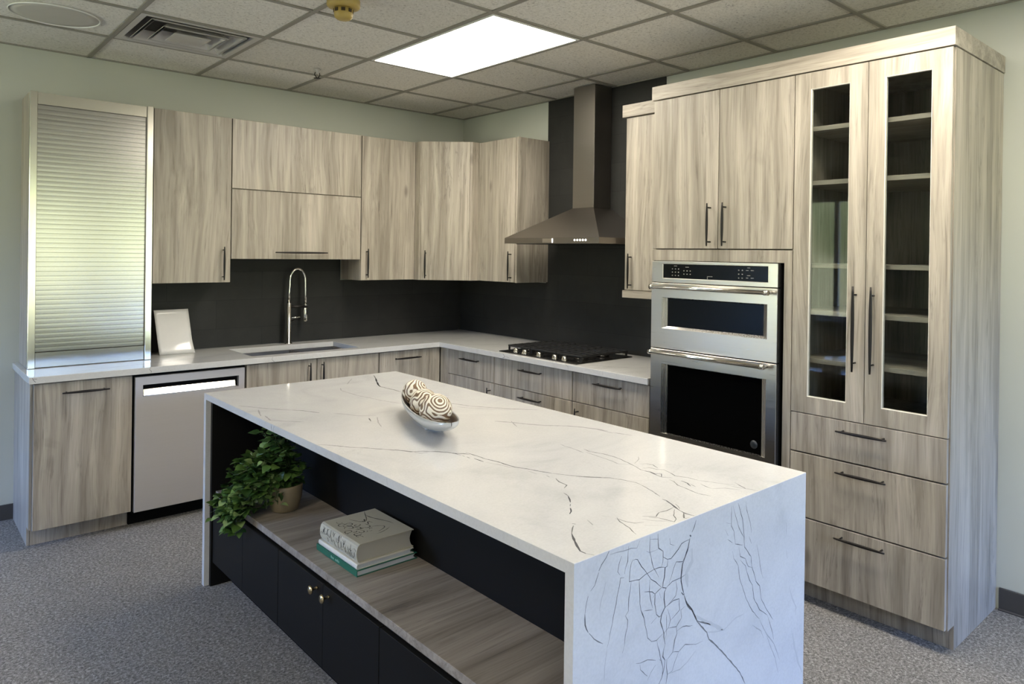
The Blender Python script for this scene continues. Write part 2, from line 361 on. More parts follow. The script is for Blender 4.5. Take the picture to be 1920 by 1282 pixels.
VT=[(1,3,[-1725,-1641,-1774,-1757,-1833,-1876,-1861,-1953,-1859,-2011,-1852,-2073,-1854,-2144]),(0,5,[-1760,-1724,-1797,-1803,-1844,-1907,-1863,-1962]),(2,3,[-1863,-1664,-1912,-1731,-1956,-1797]),(2,3,[-2030,-1873,-2054,-1927,-2055,-1981,-2053,-2087,-2038,-2166,-2026,-2257,-2007,-2321,-1987,-2383]),(2,5,[-2549,-1980,-2520,-2028,-2491,-2087,-2444,-2159,-2411,-2204]),(1,4,[-2411,-2204,-2380,-2243,-2344,-2325]),(2,4,[-2305,-2374,-2273,-2419,-2253,-2470,-2226,-2498,-2190,-2515]),(2,4,[-2513,-2111,-2533,-2176,-2549,-2235]),(2,5,[-2535,-2241,-2548,-2332,-2505,-2388,-2458,-2444]),(1,3,[-2567,-2794,-2542,-2818,-2521,-2851,-2495,-2896,-2464,-2933,-2429,-2982,-2408,-3012,-2387,-3042,-2357,-3091]),(1,4,[-2236,-2541,-2257,-2599]),(2,3,[-2201,-2545,-2245,-2634,-2271,-2707]),(1,4,[-2396,-3019,-2386,-3039,-2368,-3079,-2336,-3097,-2306,-3126,-2278,-3164,-2269,-3189,-2248,-3210,-2236,-3231]),(1,3,[-2235,-3204,-2230,-3260,-2230,-3308,-2222,-3345]),(0,3,[-2230,-3308,-2219,-3359,-2218,-3403,-2215,-3438,-2198,-3477,-2185,-3521,-2169,-3564]),(1,3,[-2169,-3564,-2147,-3605,-2119,-3648,-2072,-3705]),(1,4,[-2364,-3094,-2354,-3113,-2330,-3123]),(0,3,[-2271,-3179,-2268,-3200,-2264,-3220]),(0,5,[-2265,-3228,-2265,-3241]),(0,5,[-2263,-3250,-2263,-3266]),(0,4,[-2255,-3279,-2254,-3305,-2254,-3329]),(2,3,[-2253,-3338,-2242,-3371,-2232,-3404,-2226,-3441]),(1,3,[-1825,-2495,-1802,-2566,-1783,-2621,-1741,-2685,-1699,-2749,-1654,-2807,-1607,-2862]),(2,3,[-1841,-2587,-1805,-2652,-1743,-2727,-1676,-2797]),(2,7,[-1882,-2907,-1843,-2964,-1817,-3022,-1776,-3088,-1715,-3149,-1681,-3208,-1657,-3274,-1653,-3311]),(2,3,[-1918,-3329,-1926,-3361,-1925,-3399,-1928,-3434,-1936,-3464]),(2,3,[-1899,-3449,-1900,-3481,-1897,-3505,-1885,-3529]),(2,4,[-1831,-2949,-1857,-3001,-1873,-3035]),(1,3,[-2195,-3607,-2209,-3637,-2212,-3666,-2213,-3674,-2237,-3688]),(1,3,[-2267,-3718,-2274,-3743]),(0,4,[-2274,-3743,-2292,-3769,-2306,-3786]),(0,3,[-2315,-3795,-2327,-3807]),(0,5,[-2336,-3817,-2351,-3836,-2368,-3848]),(1,3,[-2416,-3912,-2439,-3931,-2454,-3945]),(0,4,[-2454,-3945,-2474,-3973,-2496,-4006,-2511,-4032,-2511,-4050]),(1,3,[-2511,-4050,-2503,-4068]),(1,5,[-2410,-3900,-2405,-3908]),(2,3,[-2210,-3492,-2209,-3538]),(1,3,[-2197,-3567,-2200,-3585]),(2,3,[-2364,-3909,-2378,-3941]),(1,2,[-2136,-3633,-2106,-3671,-2069,-3706,-2054,-3742,-2048,-3766,-2042,-3790,-2047,-3813]),(0,3,[-2052,-3755,-2047,-3770]),(1,2,[-2047,-3813,-2056,-3844,-2070,-3882,-2085,-3916]),(0,4,[-2097,-3933,-2098,-3949,-2109,-3974,-2120,-3995,-2132,-4021]),(0,3,[-2132,-4021,-2138,-4045,-2134,-4075]),(1,2,[-1901,-3428,-1909,-3471,-1894,-3514,-1891,-3556,-1896,-3598,-1911,-3649,-1921,-3684,-1934,-3716,-1930,-3747,-1938,-3778,-1943,-3806,-1924,-3833]),(0,3,[-1935,-3732,-1930,-3752,-1938,-3783]),(0,3,[-1908,-3642,-1915,-3663]),(2,3,[-1931,-3423,-1934,-3461]),(2,3,[-1922,-3461,-1928,-3524,-1932,-3589,-1941,-3624,-1928,-3643,-1918,-3661]),(2,2,[-1825,-3611,-1852,-3636,-1899,-3659]),(1,2,[-1892,-3674,-1872,-3683,-1864,-3707,-1880,-3740]),(1,2,[-1921,-3710,-1897,-3719,-1893,-3746,-1879,-3763,-1889,-3796,-1902,-3825,-1895,-3843,-1886,-3863,-1885,-3898]),(2,3,[-1885,-3898,-1869,-3931,-1856,-3965,-1838,-3995]),(0,2,[-1926,-3739,-1932,-3768,-1919,-3786,-1943,-3806]),(1,2,[-1945,-3835,-1948,-3856,-1967,-3885,-1971,-3910,-1983,-3970,-1974,-4005]),(0,3,[-1927,-3867,-1931,-3893,-1946,-3917]),(1,2,[-1929,-3895,-1940,-3930]),(1,2,[-1906,-3922,-1914,-3945,-1918,-3970]),(2,3,[-1918,-3970,-1884,-3993,-1866,-4030]),(1,2,[-1819,-3982,-1832,-4008,-1843,-4035,-1830,-4072]),(2,2,[-1858,-3979,-1852,-4013,-1843,-4035,-1835,-4059]),(1,2,[-2122,-3993,-2159,-3998,-2184,-3993,-2213,-4007,-2226,-3995,-2238,-3981]),(1,2,[-2136,-4006,-2173,-4032,-2188,-4052,-2207,-4061,-2211,-4039,-2215,-4019,-2231,-3999]),(1,3,[-2136,-4036,-2167,-4061,-2165,-4065,-2154,-4072]),(2,2,[-2255,-3995,-2243,-4017,-2227,-4036,-2212,-4055]),(1,2,[-2267,-4012,-2289,-4001,-2298,-3980,-2299,-3957,-2303,-3948]),(1,2,[-2294,-3945,-2310,-3970,-2319,-3999,-2322,-4013,-2332,-4030,-2342,-4052]),(2,2,[-2315,-3911,-2306,-3928]),(2,2,[-2363,-3906,-2375,-3940]),(2,2,[-2282,-4027,-2251,-4056]),(2,5,[-1653,-3336,-1639,-3384,-1631,-3414]),(2,5,[-1665,-3264,-1660,-3342]),(1,3,[-2100,-3981,-2110,-3998,-2121,-4012])]
VE=[(0,4,[-2458,892,-2468,879,-2482,868,-2491,856]),(1,3,[-2491,853,-2499,837,-2503,828,-2516,819]),(0,3,[-2524,810,-2530,792,-2533,773]),(0,5,[-2533,773,-2532,749,-2528,739,-2522,729]),(1,3,[-2520,727,-2503,708,-2474,687]),(1,2,[-2415,869,-2423,855,-2428,836,-2420,826]),(1,2,[-2406,816,-2418,819,-2421,803,-2429,779,-2432,763,-2437,749,-2444,722,-2451,703,-2453,690,-2460,674]),(2,2,[-2460,674,-2466,641,-2470,595]),(1,2,[-2391,885,-2394,850,-2402,836,-2404,824]),(1,2,[-2351,888,-2362,873]),(2,3,[-2455,883,-2435,882,-2411,879,-2383,878,-2362,873]),(2,2,[-2411,890,-2409,876]),(1,2,[-2374,851,-2382,841,-2386,823,-2387,801,-2364,798,-2352,795,-2330,801,-2298,804,-2278,803,-2253,796]),(0,2,[-2374,847,-2367,848,-2359,845,-2344,824,-2322,800,-2308,783,-2290,771,-2267,751]),(1,2,[-2381,799,-2383,783,-2388,763,-2389,733,-2399,725,-2391,712,-2392,696,-2399,679,-2401,658,-2408,641]),(1,2,[-2352,795,-2350,771,-2348,736,-2344,720,-2332,697,-2328,679,-2322,663,-2318,645,-2303,631,-2285,627,-2260,635]),(0,2,[-2344,720,-2332,697,-2328,679]),(1,2,[-2314,889,-2315,853,-2300,809,-2279,779]),(1,2,[-2315,881,-2284,874]),(1,3,[-2284,887,-2281,851,-2264,839,-2264,825]),(0,3,[-2264,825,-2246,814,-2232,812,-2218,819,-2202,828,-2190,838,-2176,840,-2156,840]),(2,2,[-2327,856,-2316,850,-2283,849]),(1,2,[-2263,839,-2264,813,-2269,801]),(0,3,[-2244,812,-2247,797,-2255,796,-2257,773,-2262,761,-2263,749,-2249,744,-2256,736,-2257,719,-2253,698,-2266,684,-2270,668,-2256,634,-2256,626,-2251,606]),(1,3,[-2267,751,-2292,743,-2293,719,-2286,691,-2275,681,-2268,682]),(1,2,[-2332,760,-2303,751,-2292,742,-2301,735]),(1,2,[-2313,784,-2314,757,-2309,735,-2300,710]),(0,2,[-2249,745,-2226,753,-2212,753,-2191,752,-2169,755]),(1,2,[-2212,753,-2206,729,-2211,713,-2230,704,-2253,697]),(0,2,[-2238,753,-2229,768,-2220,786,-2211,798,-2184,791,-2175,800]),(0,4,[-2156,843,-2163,821,-2175,800,-2184,791]),(0,3,[-2184,791,-2189,774,-2191,751,-2185,729,-2177,705]),(1,4,[-2177,705,-2167,681,-2152,661,-2136,650]),(1,2,[-2248,678,-2246,651,-2246,628,-2251,618]),(0,2,[-2243,690,-2234,670,-2231,658,-2238,643,-2256,634]),(1,2,[-2231,658,-2194,672,-2197,701,-2220,704,-2253,697]),(1,2,[-2238,641,-2207,634,-2186,649,-2189,670,-2172,674]),(1,3,[-2207,634,-2204,616,-2213,602,-2220,575,-2240,565]),(1,2,[-2220,575,-2196,567,-2170,576,-2134,563]),(0,2,[-2196,567,-2212,546,-2221,528,-2240,527]),(0,2,[-2283,627,-2280,614,-2273,597,-2268,578,-2259,554,-2260,535]),(0,3,[-2251,606,-2257,591,-2259,578,-2250,566,-2252,552,-2258,537,-2262,527,-2273,516]),(0,3,[-2243,566,-2244,546,-2240,527,-2245,505]),(1,2,[-2360,599,-2343,594,-2317,592,-2286,579]),(1,2,[-2345,592,-2343,578,-2316,552]),(1,2,[-2286,568,-2303,557,-2316,542]),(2,2,[-2467,825,-2484,780,-2487,765]),(1,2,[-2333,715,-2300,707]),(1,2,[-2273,576,-2263,569]),(1,2,[-2306,675,-2284,684]),(1,2,[-2276,742,-2269,725]),(1,2,[-2238,864,-2236,849,-2219,841]),(0,4,[-2130,883,-2138,867,-2147,856]),(0,11,[-2156,851,-2151,846]),(0,3,[-2156,840,-2164,815,-2176,797,-2184,785,-2187,767,-2190,743,-2183,719,-2176,705]),(0,8,[-2188,714,-2179,705]),(1,4,[-2176,703,-2164,677,-2143,656,-2120,619,-2095,607,-2060,589]),(0,2,[-2170,690,-2143,656,-2120,619]),(1,4,[-2120,617,-2076,574,-2066,552,-2030,521,-1996,488,-1954,445,-1918,408,-1889,364]),(2,4,[-2076,574,-2024,559,-1997,554,-1943,567,-1901,565]),(2,14,[-2146,814,-2145,781,-2169,758,-2162,720]),(2,10,[-2133,638,-2070,598,-2004,557]),(1,2,[-1969,883,-1969,828,-1956,810,-1949,773,-1913,761]),(1,2,[-1962,881,-1943,838,-1932,814,-1907,781,-1910,766]),(0,2,[-1938,884,-1915,835,-1905,781,-1902,752,-1869,717,-1865,690,-1853,666,-1841,638,-1822,620,-1813,581,-1782,538,-1745,496]),(1,2,[-1899,879,-1894,854,-1875,813,-1869,784]),(1,2,[-1881,777,-1868,753]),(1,2,[-1840,744,-1828,708,-1816,664,-1803,635]),(1,2,[-1931,760,-1923,732,-1898,719,-1883,693,-1864,684]),(0,2,[-1923,722,-1897,699,-1890,681,-1875,652,-1859,632,-1851,593,-1820,550,-1777,520]),(1,2,[-1777,520,-1752,469,-1740,436]),(1,2,[-1962,757,-1955,735,-1933,709,-1925,671,-1910,643,-1888,600,-1857,558,-1819,523]),(2,3,[-1819,521,-1780,466,-1739,423,-1706,364]),(2,3,[-1856,518,-1811,486,-1795,459]),(2,3,[-1780,462,-1763,431,-1730,377,-1713,328]),(1,2,[-1997,824,-1984,805]),(1,2,[-1987,796,-1963,780]),(2,2,[-1995,843,-1971,835]),(2,3,[-1676,765,-1677,726]),(2,3,[-1674,683,-1669,655]),(2,5,[-1654,565,-1636,525,-1613,491,-1617,466]),(2,9,[-1633,419,-1618,371,-1595,314,-1568,273]),(2,2,[-2168,577,-2125,560,-2094,558]),(1,2,[-2204,622,-2180,625,-2139,614]),(2,2,[-2235,527,-2190,520,-2160,527,-2125,543])]
CAMP = (-0.754538, -0.00281, 0.013774, 1356.430194, 96.593619, -161.004731)
CAMC = (-3.663442, -5.189431, 1.56433)
WORLD_K = 12.5
EXPOSURE = 1.03
def frame_plate(F, u0, u1, w0, w1, db, df, hole, inner, dr, mat, name, parent, bead=None):
    a0, a1, b0, b1 = hole; c0, c1, e0, e1 = inner
    R = lambda x0, x1, y0, y1, d: [(x0,d,y0),(x1,d,y0),(x1,d,y1),(x0,d,y1)]
    mb = MB(F); mb.slot(mat)
    mb.rings([R(u0,u1,w0,w1,db), R(u0,u1,w0,w1,df-.0012), R(u0+.0012,u1-.0012,w0+.0012,w1-.0012,df), R(a0,a1,b0,b1,df)], caps=False, smooth=False)
    if bead: mb.slot(bead)
    mb.rings([R(a0,a1,b0,b1,df), R(c0,c1,e0,e1,dr), R(c0,c1,e0,e1,db)], caps=False, smooth=False)
    mb.slot(mat); mb.rings([R(c0,c1,e0,e1,db), R(u0,u1,w0,w1,db)], caps=False, smooth=False)
    bmesh.ops.remove_doubles(mb.b, verts=mb.b.verts, dist=1e-5); bmesh.ops.recalc_face_normals(mb.b, faces=mb.b.faces)
    return mb.build(name, None, parent)

def gridslab(mb, xs, ys, skip, z0, z1, bev=.002):
    nx, ny = len(xs)-1, len(ys)-1
    inc = lambda i, j: 0 <= i < nx and 0 <= j < ny and (i, j) not in skip
    vt = {}
    def V(i, j, z):
        k = (i, j, z)
        if k not in vt: vt[k] = mb.b.verts.new(mb.f((xs[i], ys[j], z)))
        return vt[k]
    for i in range(nx):
        for j in range(ny):
            if not inc(i, j): continue
            for z in (z0, z1): mb.b.faces.new([V(i,j,z), V(i+1,j,z), V(i+1,j+1,z), V(i,j+1,z)])
            for (di, dj, a, c) in ((-1,0,(i,j),(i,j+1)), (1,0,(i+1,j),(i+1,j+1)), (0,-1,(i,j),(i+1,j)), (0,1,(i,j+1),(i+1,j+1))):
                if not inc(i+di, j+dj): mb.b.faces.new([V(*a,z0), V(*c,z0), V(*c,z1), V(*a,z1)])
    bmesh.ops.recalc_face_normals(mb.b, faces=mb.b.faces)
    if bev:
        es = [e for e in mb.b.edges if len(e.link_faces) == 2 and e.calc_face_angle() > .5]
        bmesh.ops.bevel(mb.b, geom=es, offset=bev, segments=2, profile=.5, affect='EDGES')
    return mb

def ribbon(mb, P, w, f, amp=.6):        # P: flat mm list; f maps (a,b) metres -> 3D on the stone face
    pts = [Vector((P[i]/1000, P[i+1]/1000)) for i in range(0, len(P), 2)]
    Q = [pts[0]]
    for a, c in zip(pts, pts[1:]):
        L = (c-a).length; k = max(1, int(L/.012))
        nrm = Vector((-(c-a).y, (c-a).x)); nrm = nrm/max(nrm.length, 1e-6)
        for i in range(1, k+1):
            p = a.lerp(c, i/k)
            if i < k: p = p + nrm*random.uniform(-1, 1)*.0014*amp
            Q.append(p)
    vl = []
    for i, p in enumerate(Q):
        t = (Q[min(i+1, len(Q)-1)] - Q[max(i-1, 0)]); t = t/max(t.length, 1e-6); nn = Vector((-t.y, t.x))
        e = min(i, len(Q)-1-i); tap = min(1, .35 + e*.35)
        ww = w/2000*tap*random.uniform(.6, 1.25)
        vl.append((mb.b.verts.new(mb.f(f(*(p+nn*ww)))), mb.b.verts.new(mb.f(f(*(p-nn*ww))))))
    for a, c in zip(vl, vl[1:]):
        fc = mb.b.faces.new([a[0], a[1], c[1], c[0]]); fc.material_index = mb.mi

# ================================================================== ROOM
H = 2.715; XL = -6.6; YF = -8.0
struct('floor', MB().box(XL, 0, YF, 0, -.06, 0), 'carpet')
struct('wall_back', MB().box(XL-.15, .15, 0, .15, 0, 2.95), 'wall')
struct('wall_right', MB().box(0, .15, YF-.15, 0, 0, 2.95), 'wall')
def wall_with_holes(name, F, us, ws, skip):
    nx, nw = len(us)-1, len(ws)-1; mb = MB(F)
    inc = lambda i, j: 0 <= i < nx and 0 <= j < nw and (i, j) not in skip
    for i in range(nx):
        for j in range(nw):
            if inc(i, j): mb.box(us[i], us[i+1], -.15, 0, ws[j], ws[j+1])
    bmesh.ops.remove_doubles(mb.b, verts=mb.b.verts, dist=1e-5)
    return struct(name, mb, 'wall')
WL = lambda p: Vector((XL + p[1], p[0], p[2]))      # left wall: u = y, out = +x
WF = lambda p: Vector((p[0], YF + p[1], p[2]))      # wall behind the camera: u = x, out = +y
LW = [(-1.3, -.15)]; FW = [(-1.0, -.1), (-2.38, -1.65), (-5.6, -5.2)]
WZ0, WZ1 = .75, 2.35
wall_with_holes('wall_left', WL, [YF, -1.3, -.15, 0], [0, WZ0, WZ1, 2.95], {(1,1)})
wall_with_holes('wall_front', WF, [XL, -5.6, -5.2, -2.38, -1.65, -1.0, -.1, 0], [0, WZ0, WZ1, 2.95], {(1,1), (3,1), (5,1)})
def window(idx, F, u0, u1):
    mb = MB(F)
    for (a, b, c, d) in ((u0, u1, WZ0, WZ0+.05), (u0, u1, WZ1-.05, WZ1), (u0, u0+.05, WZ0+.05, WZ1-.05), (u1-.05, u1, WZ0+.05, WZ1-.05), ((u0+u1)/2-.03, (u0+u1)/2+.03, WZ0+.05, WZ1-.05)):
        mb.box(a, b, -.10, -.05, c, d, .003)
    o = struct('window_%d' % idx, mb, 'white')
    m2 = MB(F); m2.box(u0+.05, u1-.05, -.078, -.072, WZ0+.05, WZ1-.05); g = m2.build('pane', 'winglass', o)
    m3 = MB(F); m3.box(u0-.03, u1+.03, -.05, .06, WZ0-.03, WZ0-.001, .004); m3.build('window_sill', 'white', o)
    L = bpy.data.lights.new('window_portal', 'AREA'); L.shape = 'RECTANGLE'; L.size = u1-u0; L.size_y = WZ1-WZ0; L.cycles.is_portal = True
    lo = bpy.data.objects.new('window_portal', L); COL.objects.link(lo)
    c = F(((u0+u1)/2, -.14, (WZ0+WZ1)/2)); n = F((0,1,0)) - F((0,0,0))
    lo.location = c; lo.rotation_euler = n.to_track_quat('-Z', 'Z').to_euler()
for k, (a, b) in enumerate(LW): window(k+1, WL, a, b)
for k, (a, b) in enumerate(FW): window(k+2, WF, a, b)

# vinyl base along the visible walls
struct('baseboard_back', MB(WA).box(XL, -3.106, .0005, .010, 0, .088, .002), 'basebd')
struct('baseboard_right', MB(WB).box(4.180, 8.0, .0005, .010, 0, .098, .002).box(4.180, 8.0, .0005, .022, 0, .008, .002), 'basebd')
struct('baseboard_left', MB(WL).box(YF, 0, .0005, .010, 0, .088, .002), 'basebd')

# suspended ceiling: boards with a hole where the vent and the lights are let in
T = .6096; GX, GY = .3284, .5905
xs = [0] + [-(GX+T*i) for i in range(11) if GX+T*i < 6.6] + [XL]
ys = [0] + [-(GY+T*j) for j in range(14) if GY+T*j < 8.0] + [YF]
LIGHTS = [(1, 1), (1, 5), (7, 4), (6, 9)]      # (i, j) of the corner cell: each light is one cell wide and two long
holes = {(4, 1)}
for i, j in LIGHTS: holes |= {(i+1, j+1), (i+1, j+2)}
mb = MB()
for i in range(len(xs)-1):
    for j in range(len(ys)-1):
        if (i, j) in holes: continue
        mb.quad((xs[i], ys[j], H+.007), (xs[i+1], ys[j], H+.007), (xs[i+1], ys[j+1], H+.007), (xs[i], ys[j+1], H+.007))
ceil = struct('ceiling', mb, 'tilec')
mb = MB()
for x in xs[1:-1]: mb.box(x-.012, x+.012, YF, 0, H, H+.0065)
for y in ys[1:-1]:
    for a, b in zip(xs, xs[1:]): mb.box(b+.0121, a-.0121, y-.012, y+.012, H, H+.0065)
mb.box(XL, 0, -.018, 0, H-.0, H+.0065); mb.box(-.018, 0, YF, -.0181, H, H+.0065)
struct('trim_1', mb, 'tbar')
struct('trim_2', MB().box(XL-.15, .15, YF-.15, .15, 2.95, 3.0), 'ventdark')    # deck above the ceiling boards

# lights let into the grid
def ceiling_light(i, j, label):
    x1, x0 = -(GX+T*i)-.013, -(GX+T*(i+1))+.013; y1, y0 = -(GY+T*j)-.013, -(GY+T*(j+2))+.013
    r = thing('ceiling_light', label, 'ceiling light', ((x0+x1)/2, (y0+y1)/2, H), 'flat ceiling light panels')
    mb = MB(); f = .014
    mb.box(x0, x0+f, y0, y1, H-.003, H+.05).box(x1-f, x1, y0, y1, H-.003, H+.05).box(x0+f, x1-f, y0, y0+f, H-.003, H+.05).box(x0+f, x1-f, y1-f, y1, H-.003, H+.05).box(x0, x1, y0, y1, H+.05, H+.06)
    mb.build('frame', 'white', r)
    MB().box(x0+f, x1-f, y0+f, y1-f, H-.001, H+.004).build('diffuser', 'diffuser', r)
ceiling_light(*LIGHTS[0], 'bright square-cornered flat light panel in the ceiling above the island')
ceiling_light(*LIGHTS[1], 'flat light panel in the ceiling in front of the pantry cabinet')
ceiling_light(*LIGHTS[2], 'added unseen fill light panel in the ceiling nearest the left wall')  # unseen panel, added to brighten the carpet and cabinets at left
ceiling_light(*LIGHTS[3], 'flat light panel in the ceiling nearest the windows behind the viewpoint')

# vent
vx, vy = -(GX+T*3.5), -(GY+T*.5)
r = thing('ceiling_vent', 'square grey metal air vent with stepped louvres in the ceiling', 'air vent', (vx, vy, H))
def sq(h, z): return [(vx-h, vy-h, z), (vx+h, vy-h, z), (vx+h, vy+h, z), (vx-h, vy+h, z)]
mb = MB(); mb.rings([sq(.290, H+.003), sq(.2915, H-.001), sq(.262, H-.001), sq(.258, H+.012), sq(.258, H+.15)], caps=False, smooth=False); mb.build('frame', 'vent', r)
MB().box(vx-.285, vx+.285, vy-.285, vy+.285, H+.15, H+.16).build('duct', 'ventdark', r)
for h0, h1, z0, z1 in ((.232, .178, H-.004, H+.045), (.160, .108, H-.009, H+.042), (.090, .0, H-.014, H+.02)):
    mb = MB()
    if h1 > 0: mb.rings([sq(h0, z0), sq(h0, z0+.004), sq(h1, z1), sq(h1-.003, z1), sq(h0-.012, z0)], caps=False, smooth=False)
    else: mb.rings([sq(h0-.03, z0+.030), sq(h0, z0+.004), sq(h0, z0), sq(h0-.012, z0-.001)], caps=True, smooth=False)
    mb.build('louvre', 'vent', r)

# flush ceiling speaker, smoke detector, sprinkler
r = thing('ceiling_speaker', 'flat round white speaker cover flush in the ceiling at far left', 'speaker', (-3.05, -.82, H))
MB().lathe([(.188, .0065), (.191, .002), (.191, -.0015), (.188, -.003), (.186, -.001), (.185, .0065)], (-3.05, -.82, H), 56).build('rim', 'white', r)
MB().lathe([(.0, -.0015), (.150, -.001), (.1845, .002), (.1845, .005)], (-3.05, -.82, H), 56).build('grille', 'grille', r)
sx, sy = -2.137, -2.072
r = thing('smoke_detector', 'yellowed round smoke detector hanging from the ceiling', 'smoke detector', (sx, sy, H))
MB().lathe([(.072, .0), (.074, -.006), (.074, -.030), (.070, -.036), (.045, -.040)], (sx, sy, H-.0005), 32).build('base', 'brass_yellow', r)
MB().lathe([(.042, -.0405), (.042, -.068), (.039, -.082), (.030, -.090), (.0, -.092)], (sx, sy, H-.0005), 28).build('sensing_cap', 'brass_yellow', r)
for k in range(8):
    a = 2*PI*k/8 + .3
    fr = lambda p, a=a: Vector((sx + math.cos(a)*p[1] - math.sin(a)*p[0], sy + math.sin(a)*p[1] + math.cos(a)*p[0], p[2]))
    MB(fr).box(-.009, .009, .0405, .0440, H-.062, H-.046, .001).build('sensor_window', 'amber', r)
px, py = -1.655, -.735
r = thing('fire_sprinkler', 'small metal fire sprinkler head hanging from the ceiling', 'sprinkler', (px, py, H))
MB().lathe([(.022, .006), (.024, .001), (.010, -.006), (.009, -.018), (.005, -.020)], (px, py, H), 20).build('escutcheon', 'vent', r)
MB().tube([(px-.014, py, H-.016), (px-.018, py, H-.030), (px-.003, py, H-.048)], .003, 8).tube([(px+.014, py, H-.016), (px+.018, py, H-.030), (px+.003, py, H-.048)], .003, 8).build('frame_arms', 'blackmetal', r)
MB().lathe([(.0, -.046), (.022, -.050), (.023, -.052), (.0, -.054)], (px, py, H), 20).build('deflector', 'blackmetal', r)

# ================================================================== TILES
mb = MB(WA); mb.box(-2.484, -.0115, .0005, .010, .8985, 1.3435).box(-2.028, -1.126, .0005, .010, 1.3435, 1.499)
o = mb.build('tile_backsplash', 'tile'); o['label'] = 'charcoal tile backsplash behind the sink and faucet'; o['category'] = 'backsplash'
mb = MB(WB); mb.box(.0005, 1.115, .0005, .010, .8985, 1.3435).box(1.115, 2.239, .0005, .010, .8985, H-.001).box(2.239, 2.652, .0005, .010, .8985, 1.300)
o = mb.build('tile_backsplash', 'tile'); o['label'] = 'charcoal tile wall rising behind the range hood to the ceiling'; o['category'] = 'backsplash'

# ================================================================== BASE CABINETS
def base_unit(F, u0, u1, label, group=None, name='base_cabinet', open_top=False, end_left=False, end_right=False):
    c = F(((u0+u1)/2, .3, 0)); r = thing(name, label, 'cabinet', (c.x, c.y, 0), group)
    mb = MB(F); g = .001
    if open_top:
        mb.box(u0+g, u0+.018, .014, .598, .101, .858).box(u1-.018, u1-g, .014, .598, .101, .858).box(u0+.018, u1-.018, .014, .598, .101, .118).box(u0+.018, u1-.018, .014, .020, .118, .858)
    else: mb.box(u0+g, u1-g, .014, .598, .101, .858)
    mb.build('body', 'wood', r)
    MB(F).box(u0+g, u1-g, .500, .530, 0, .100).build('toe_kick', 'wood', r)
    return r
r = base_unit(WA, -3.094, -2.646, 'tall-doored base cabinet at the left end of the counter run')
MB(WA).box(-3.108, -3.0955, .002, .530, 0, .10).box(-3.108, -3.0955, .002, .600, .10, .858, .0).build('end_panel', 'wood', r)
d = door(WA, r, -3.097, -2.646, .095, .857, .620); pull(WA, d, -2.869, .800, .620, .215, False)

r = thing('dishwasher', 'stainless steel dishwasher with a recessed pocket handle', 'dishwasher', (-2.338, -.3, 0))
MB(WA).box(-2.643, -2.033, .014, .596, .10, .858).box(-2.643, -2.033, .03, .535, 0, .10).build('body', 'blackvoid', r)
fp = frame_plate(WA, -2.634, -2.042, .088, .843, .598, .624, (-2.596, -2.077, .733, .797), (-2.594, -2.079, .735, .795), .600, 'steel_dw', 'door', r)
MB(WA).box(-2.593, -2.080, .597, .5985, .736, .794).build('handle_pocket', 'blackvoid', fp)
MB(WA).prism([(0,0)], 0, 0) if False else None
mb = MB(WA); mb.rings([[(u, .623, .7335), (u, .6225, .737), (u, .6100, .7705), (u, .6070, .7705), (u, .6070, .7335)] for u in (-2.592, -2.095)], smooth=False); mb.build('handle_lip', 'chrome', fp)

r = base_unit(WA, -2.031, -1.128, 'two-door base cabinet under the sink', open_top=True)
d1 = door(WA, r, -2.031, -1.580, .10, .857, .620); d2 = door(WA, r, -1.580, -1.128, .10, .857, .620)
pull(WA, d1, -1.635, .727, .620, .215, True); pull(WA, d2, -1.546, .727, .620, .215, True)

r = base_unit(WA, -1.126, -.622, 'corner base cabinet right of the sink with one horizontal pull')
MB(WB).box(.6222, .727, .300, .619, .101, .857, .001).build('corner_filler', 'wood', r)
d = door(WA, r, -1.126, -.623, .10, .857, .620); pull(WA, d, -.909, .803, .620, .215, False)

def drawers(r, F, u0, u1, rows, hu, hl):
    for w0, w1, kind, hz in rows:
        d = door(F, r, u0, u1, w0, w1, .620, name='drawer' if kind == 'd' else 'door')
        if kind == 'd': pull(F, d, hu, hz, .620, hl, False)
        else: pull(F, d, hz, w1-.031-hl/2, .620, hl, True)
r = base_unit(WB, .728, 1.275, 'narrow base cabinet left of the cooktop with a drawer over a door', 'base cabinets on the hood wall')
drawers(r, WB, .728, 1.275, [(.675, .857, 'd', .806), (.10, .675, 'v', 1.238)], 1.013, .215)
r = base_unit(WB, 1.277, 2.045, 'wide drawer base cabinet directly under the cooktop', 'base cabinets on the hood wall')
drawers(r, WB, 1.277, 2.045, [(.675, .857, 'd', .806), (.390, .675, 'd', .628), (.10, .390, 'd', .34)], 1.673, .22)
r = base_unit(WB, 2.047, 2.652, 'base cabinet between the cooktop and the oven tower', 'base cabinets on the hood wall')
drawers(r, WB, 2.047, 2.652, [(.675, .857, 'd', .811), (.10, .675, 'v', 2.100)], 2.355, .22)

# ================================================================== COUNTERTOP
mb = MB(); mb.slot('quartz')
gridslab(mb, [-3.118, -1.974, -1.240, -.645, -.0005], [-2.6535, -.645, -.550, -.142, -.0005],
         {(0,0), (1,0), (2,0), (1,2)}, .861, .8965)
VC = [ # veins crossing the front edge: (face, points mm)
 ('A', 0, 5, [-3105, 894, -3098, 880, -3090, 870]), ('A', 0, 6, [-3100, 888, -3085, 886]), ('A', 0, 4, [-2563, 895, -2570, 884, -2560, 874, -2562, 863]), ('A', 0, 4, [-1880, 895, -1886, 878, -1872, 866, -1870, 862]), ('A', 2, 4, [-1240, 895, -1232, 880]),
 ('B', 0, 4, [1400, 894, 1425, 876, 1395, 864]), ('B', 0, 3, [1430, 880, 1470, 872]), ('B', 1, 3, [1350, 864, 1365, 880]), ('B', 0, 3, [2010, 895, 2032, 885, 2034, 862]), ('B', 1, 3, [2320, 892, 2322, 872]), ('B', 2, 3, [900, 890, 905, 870])]
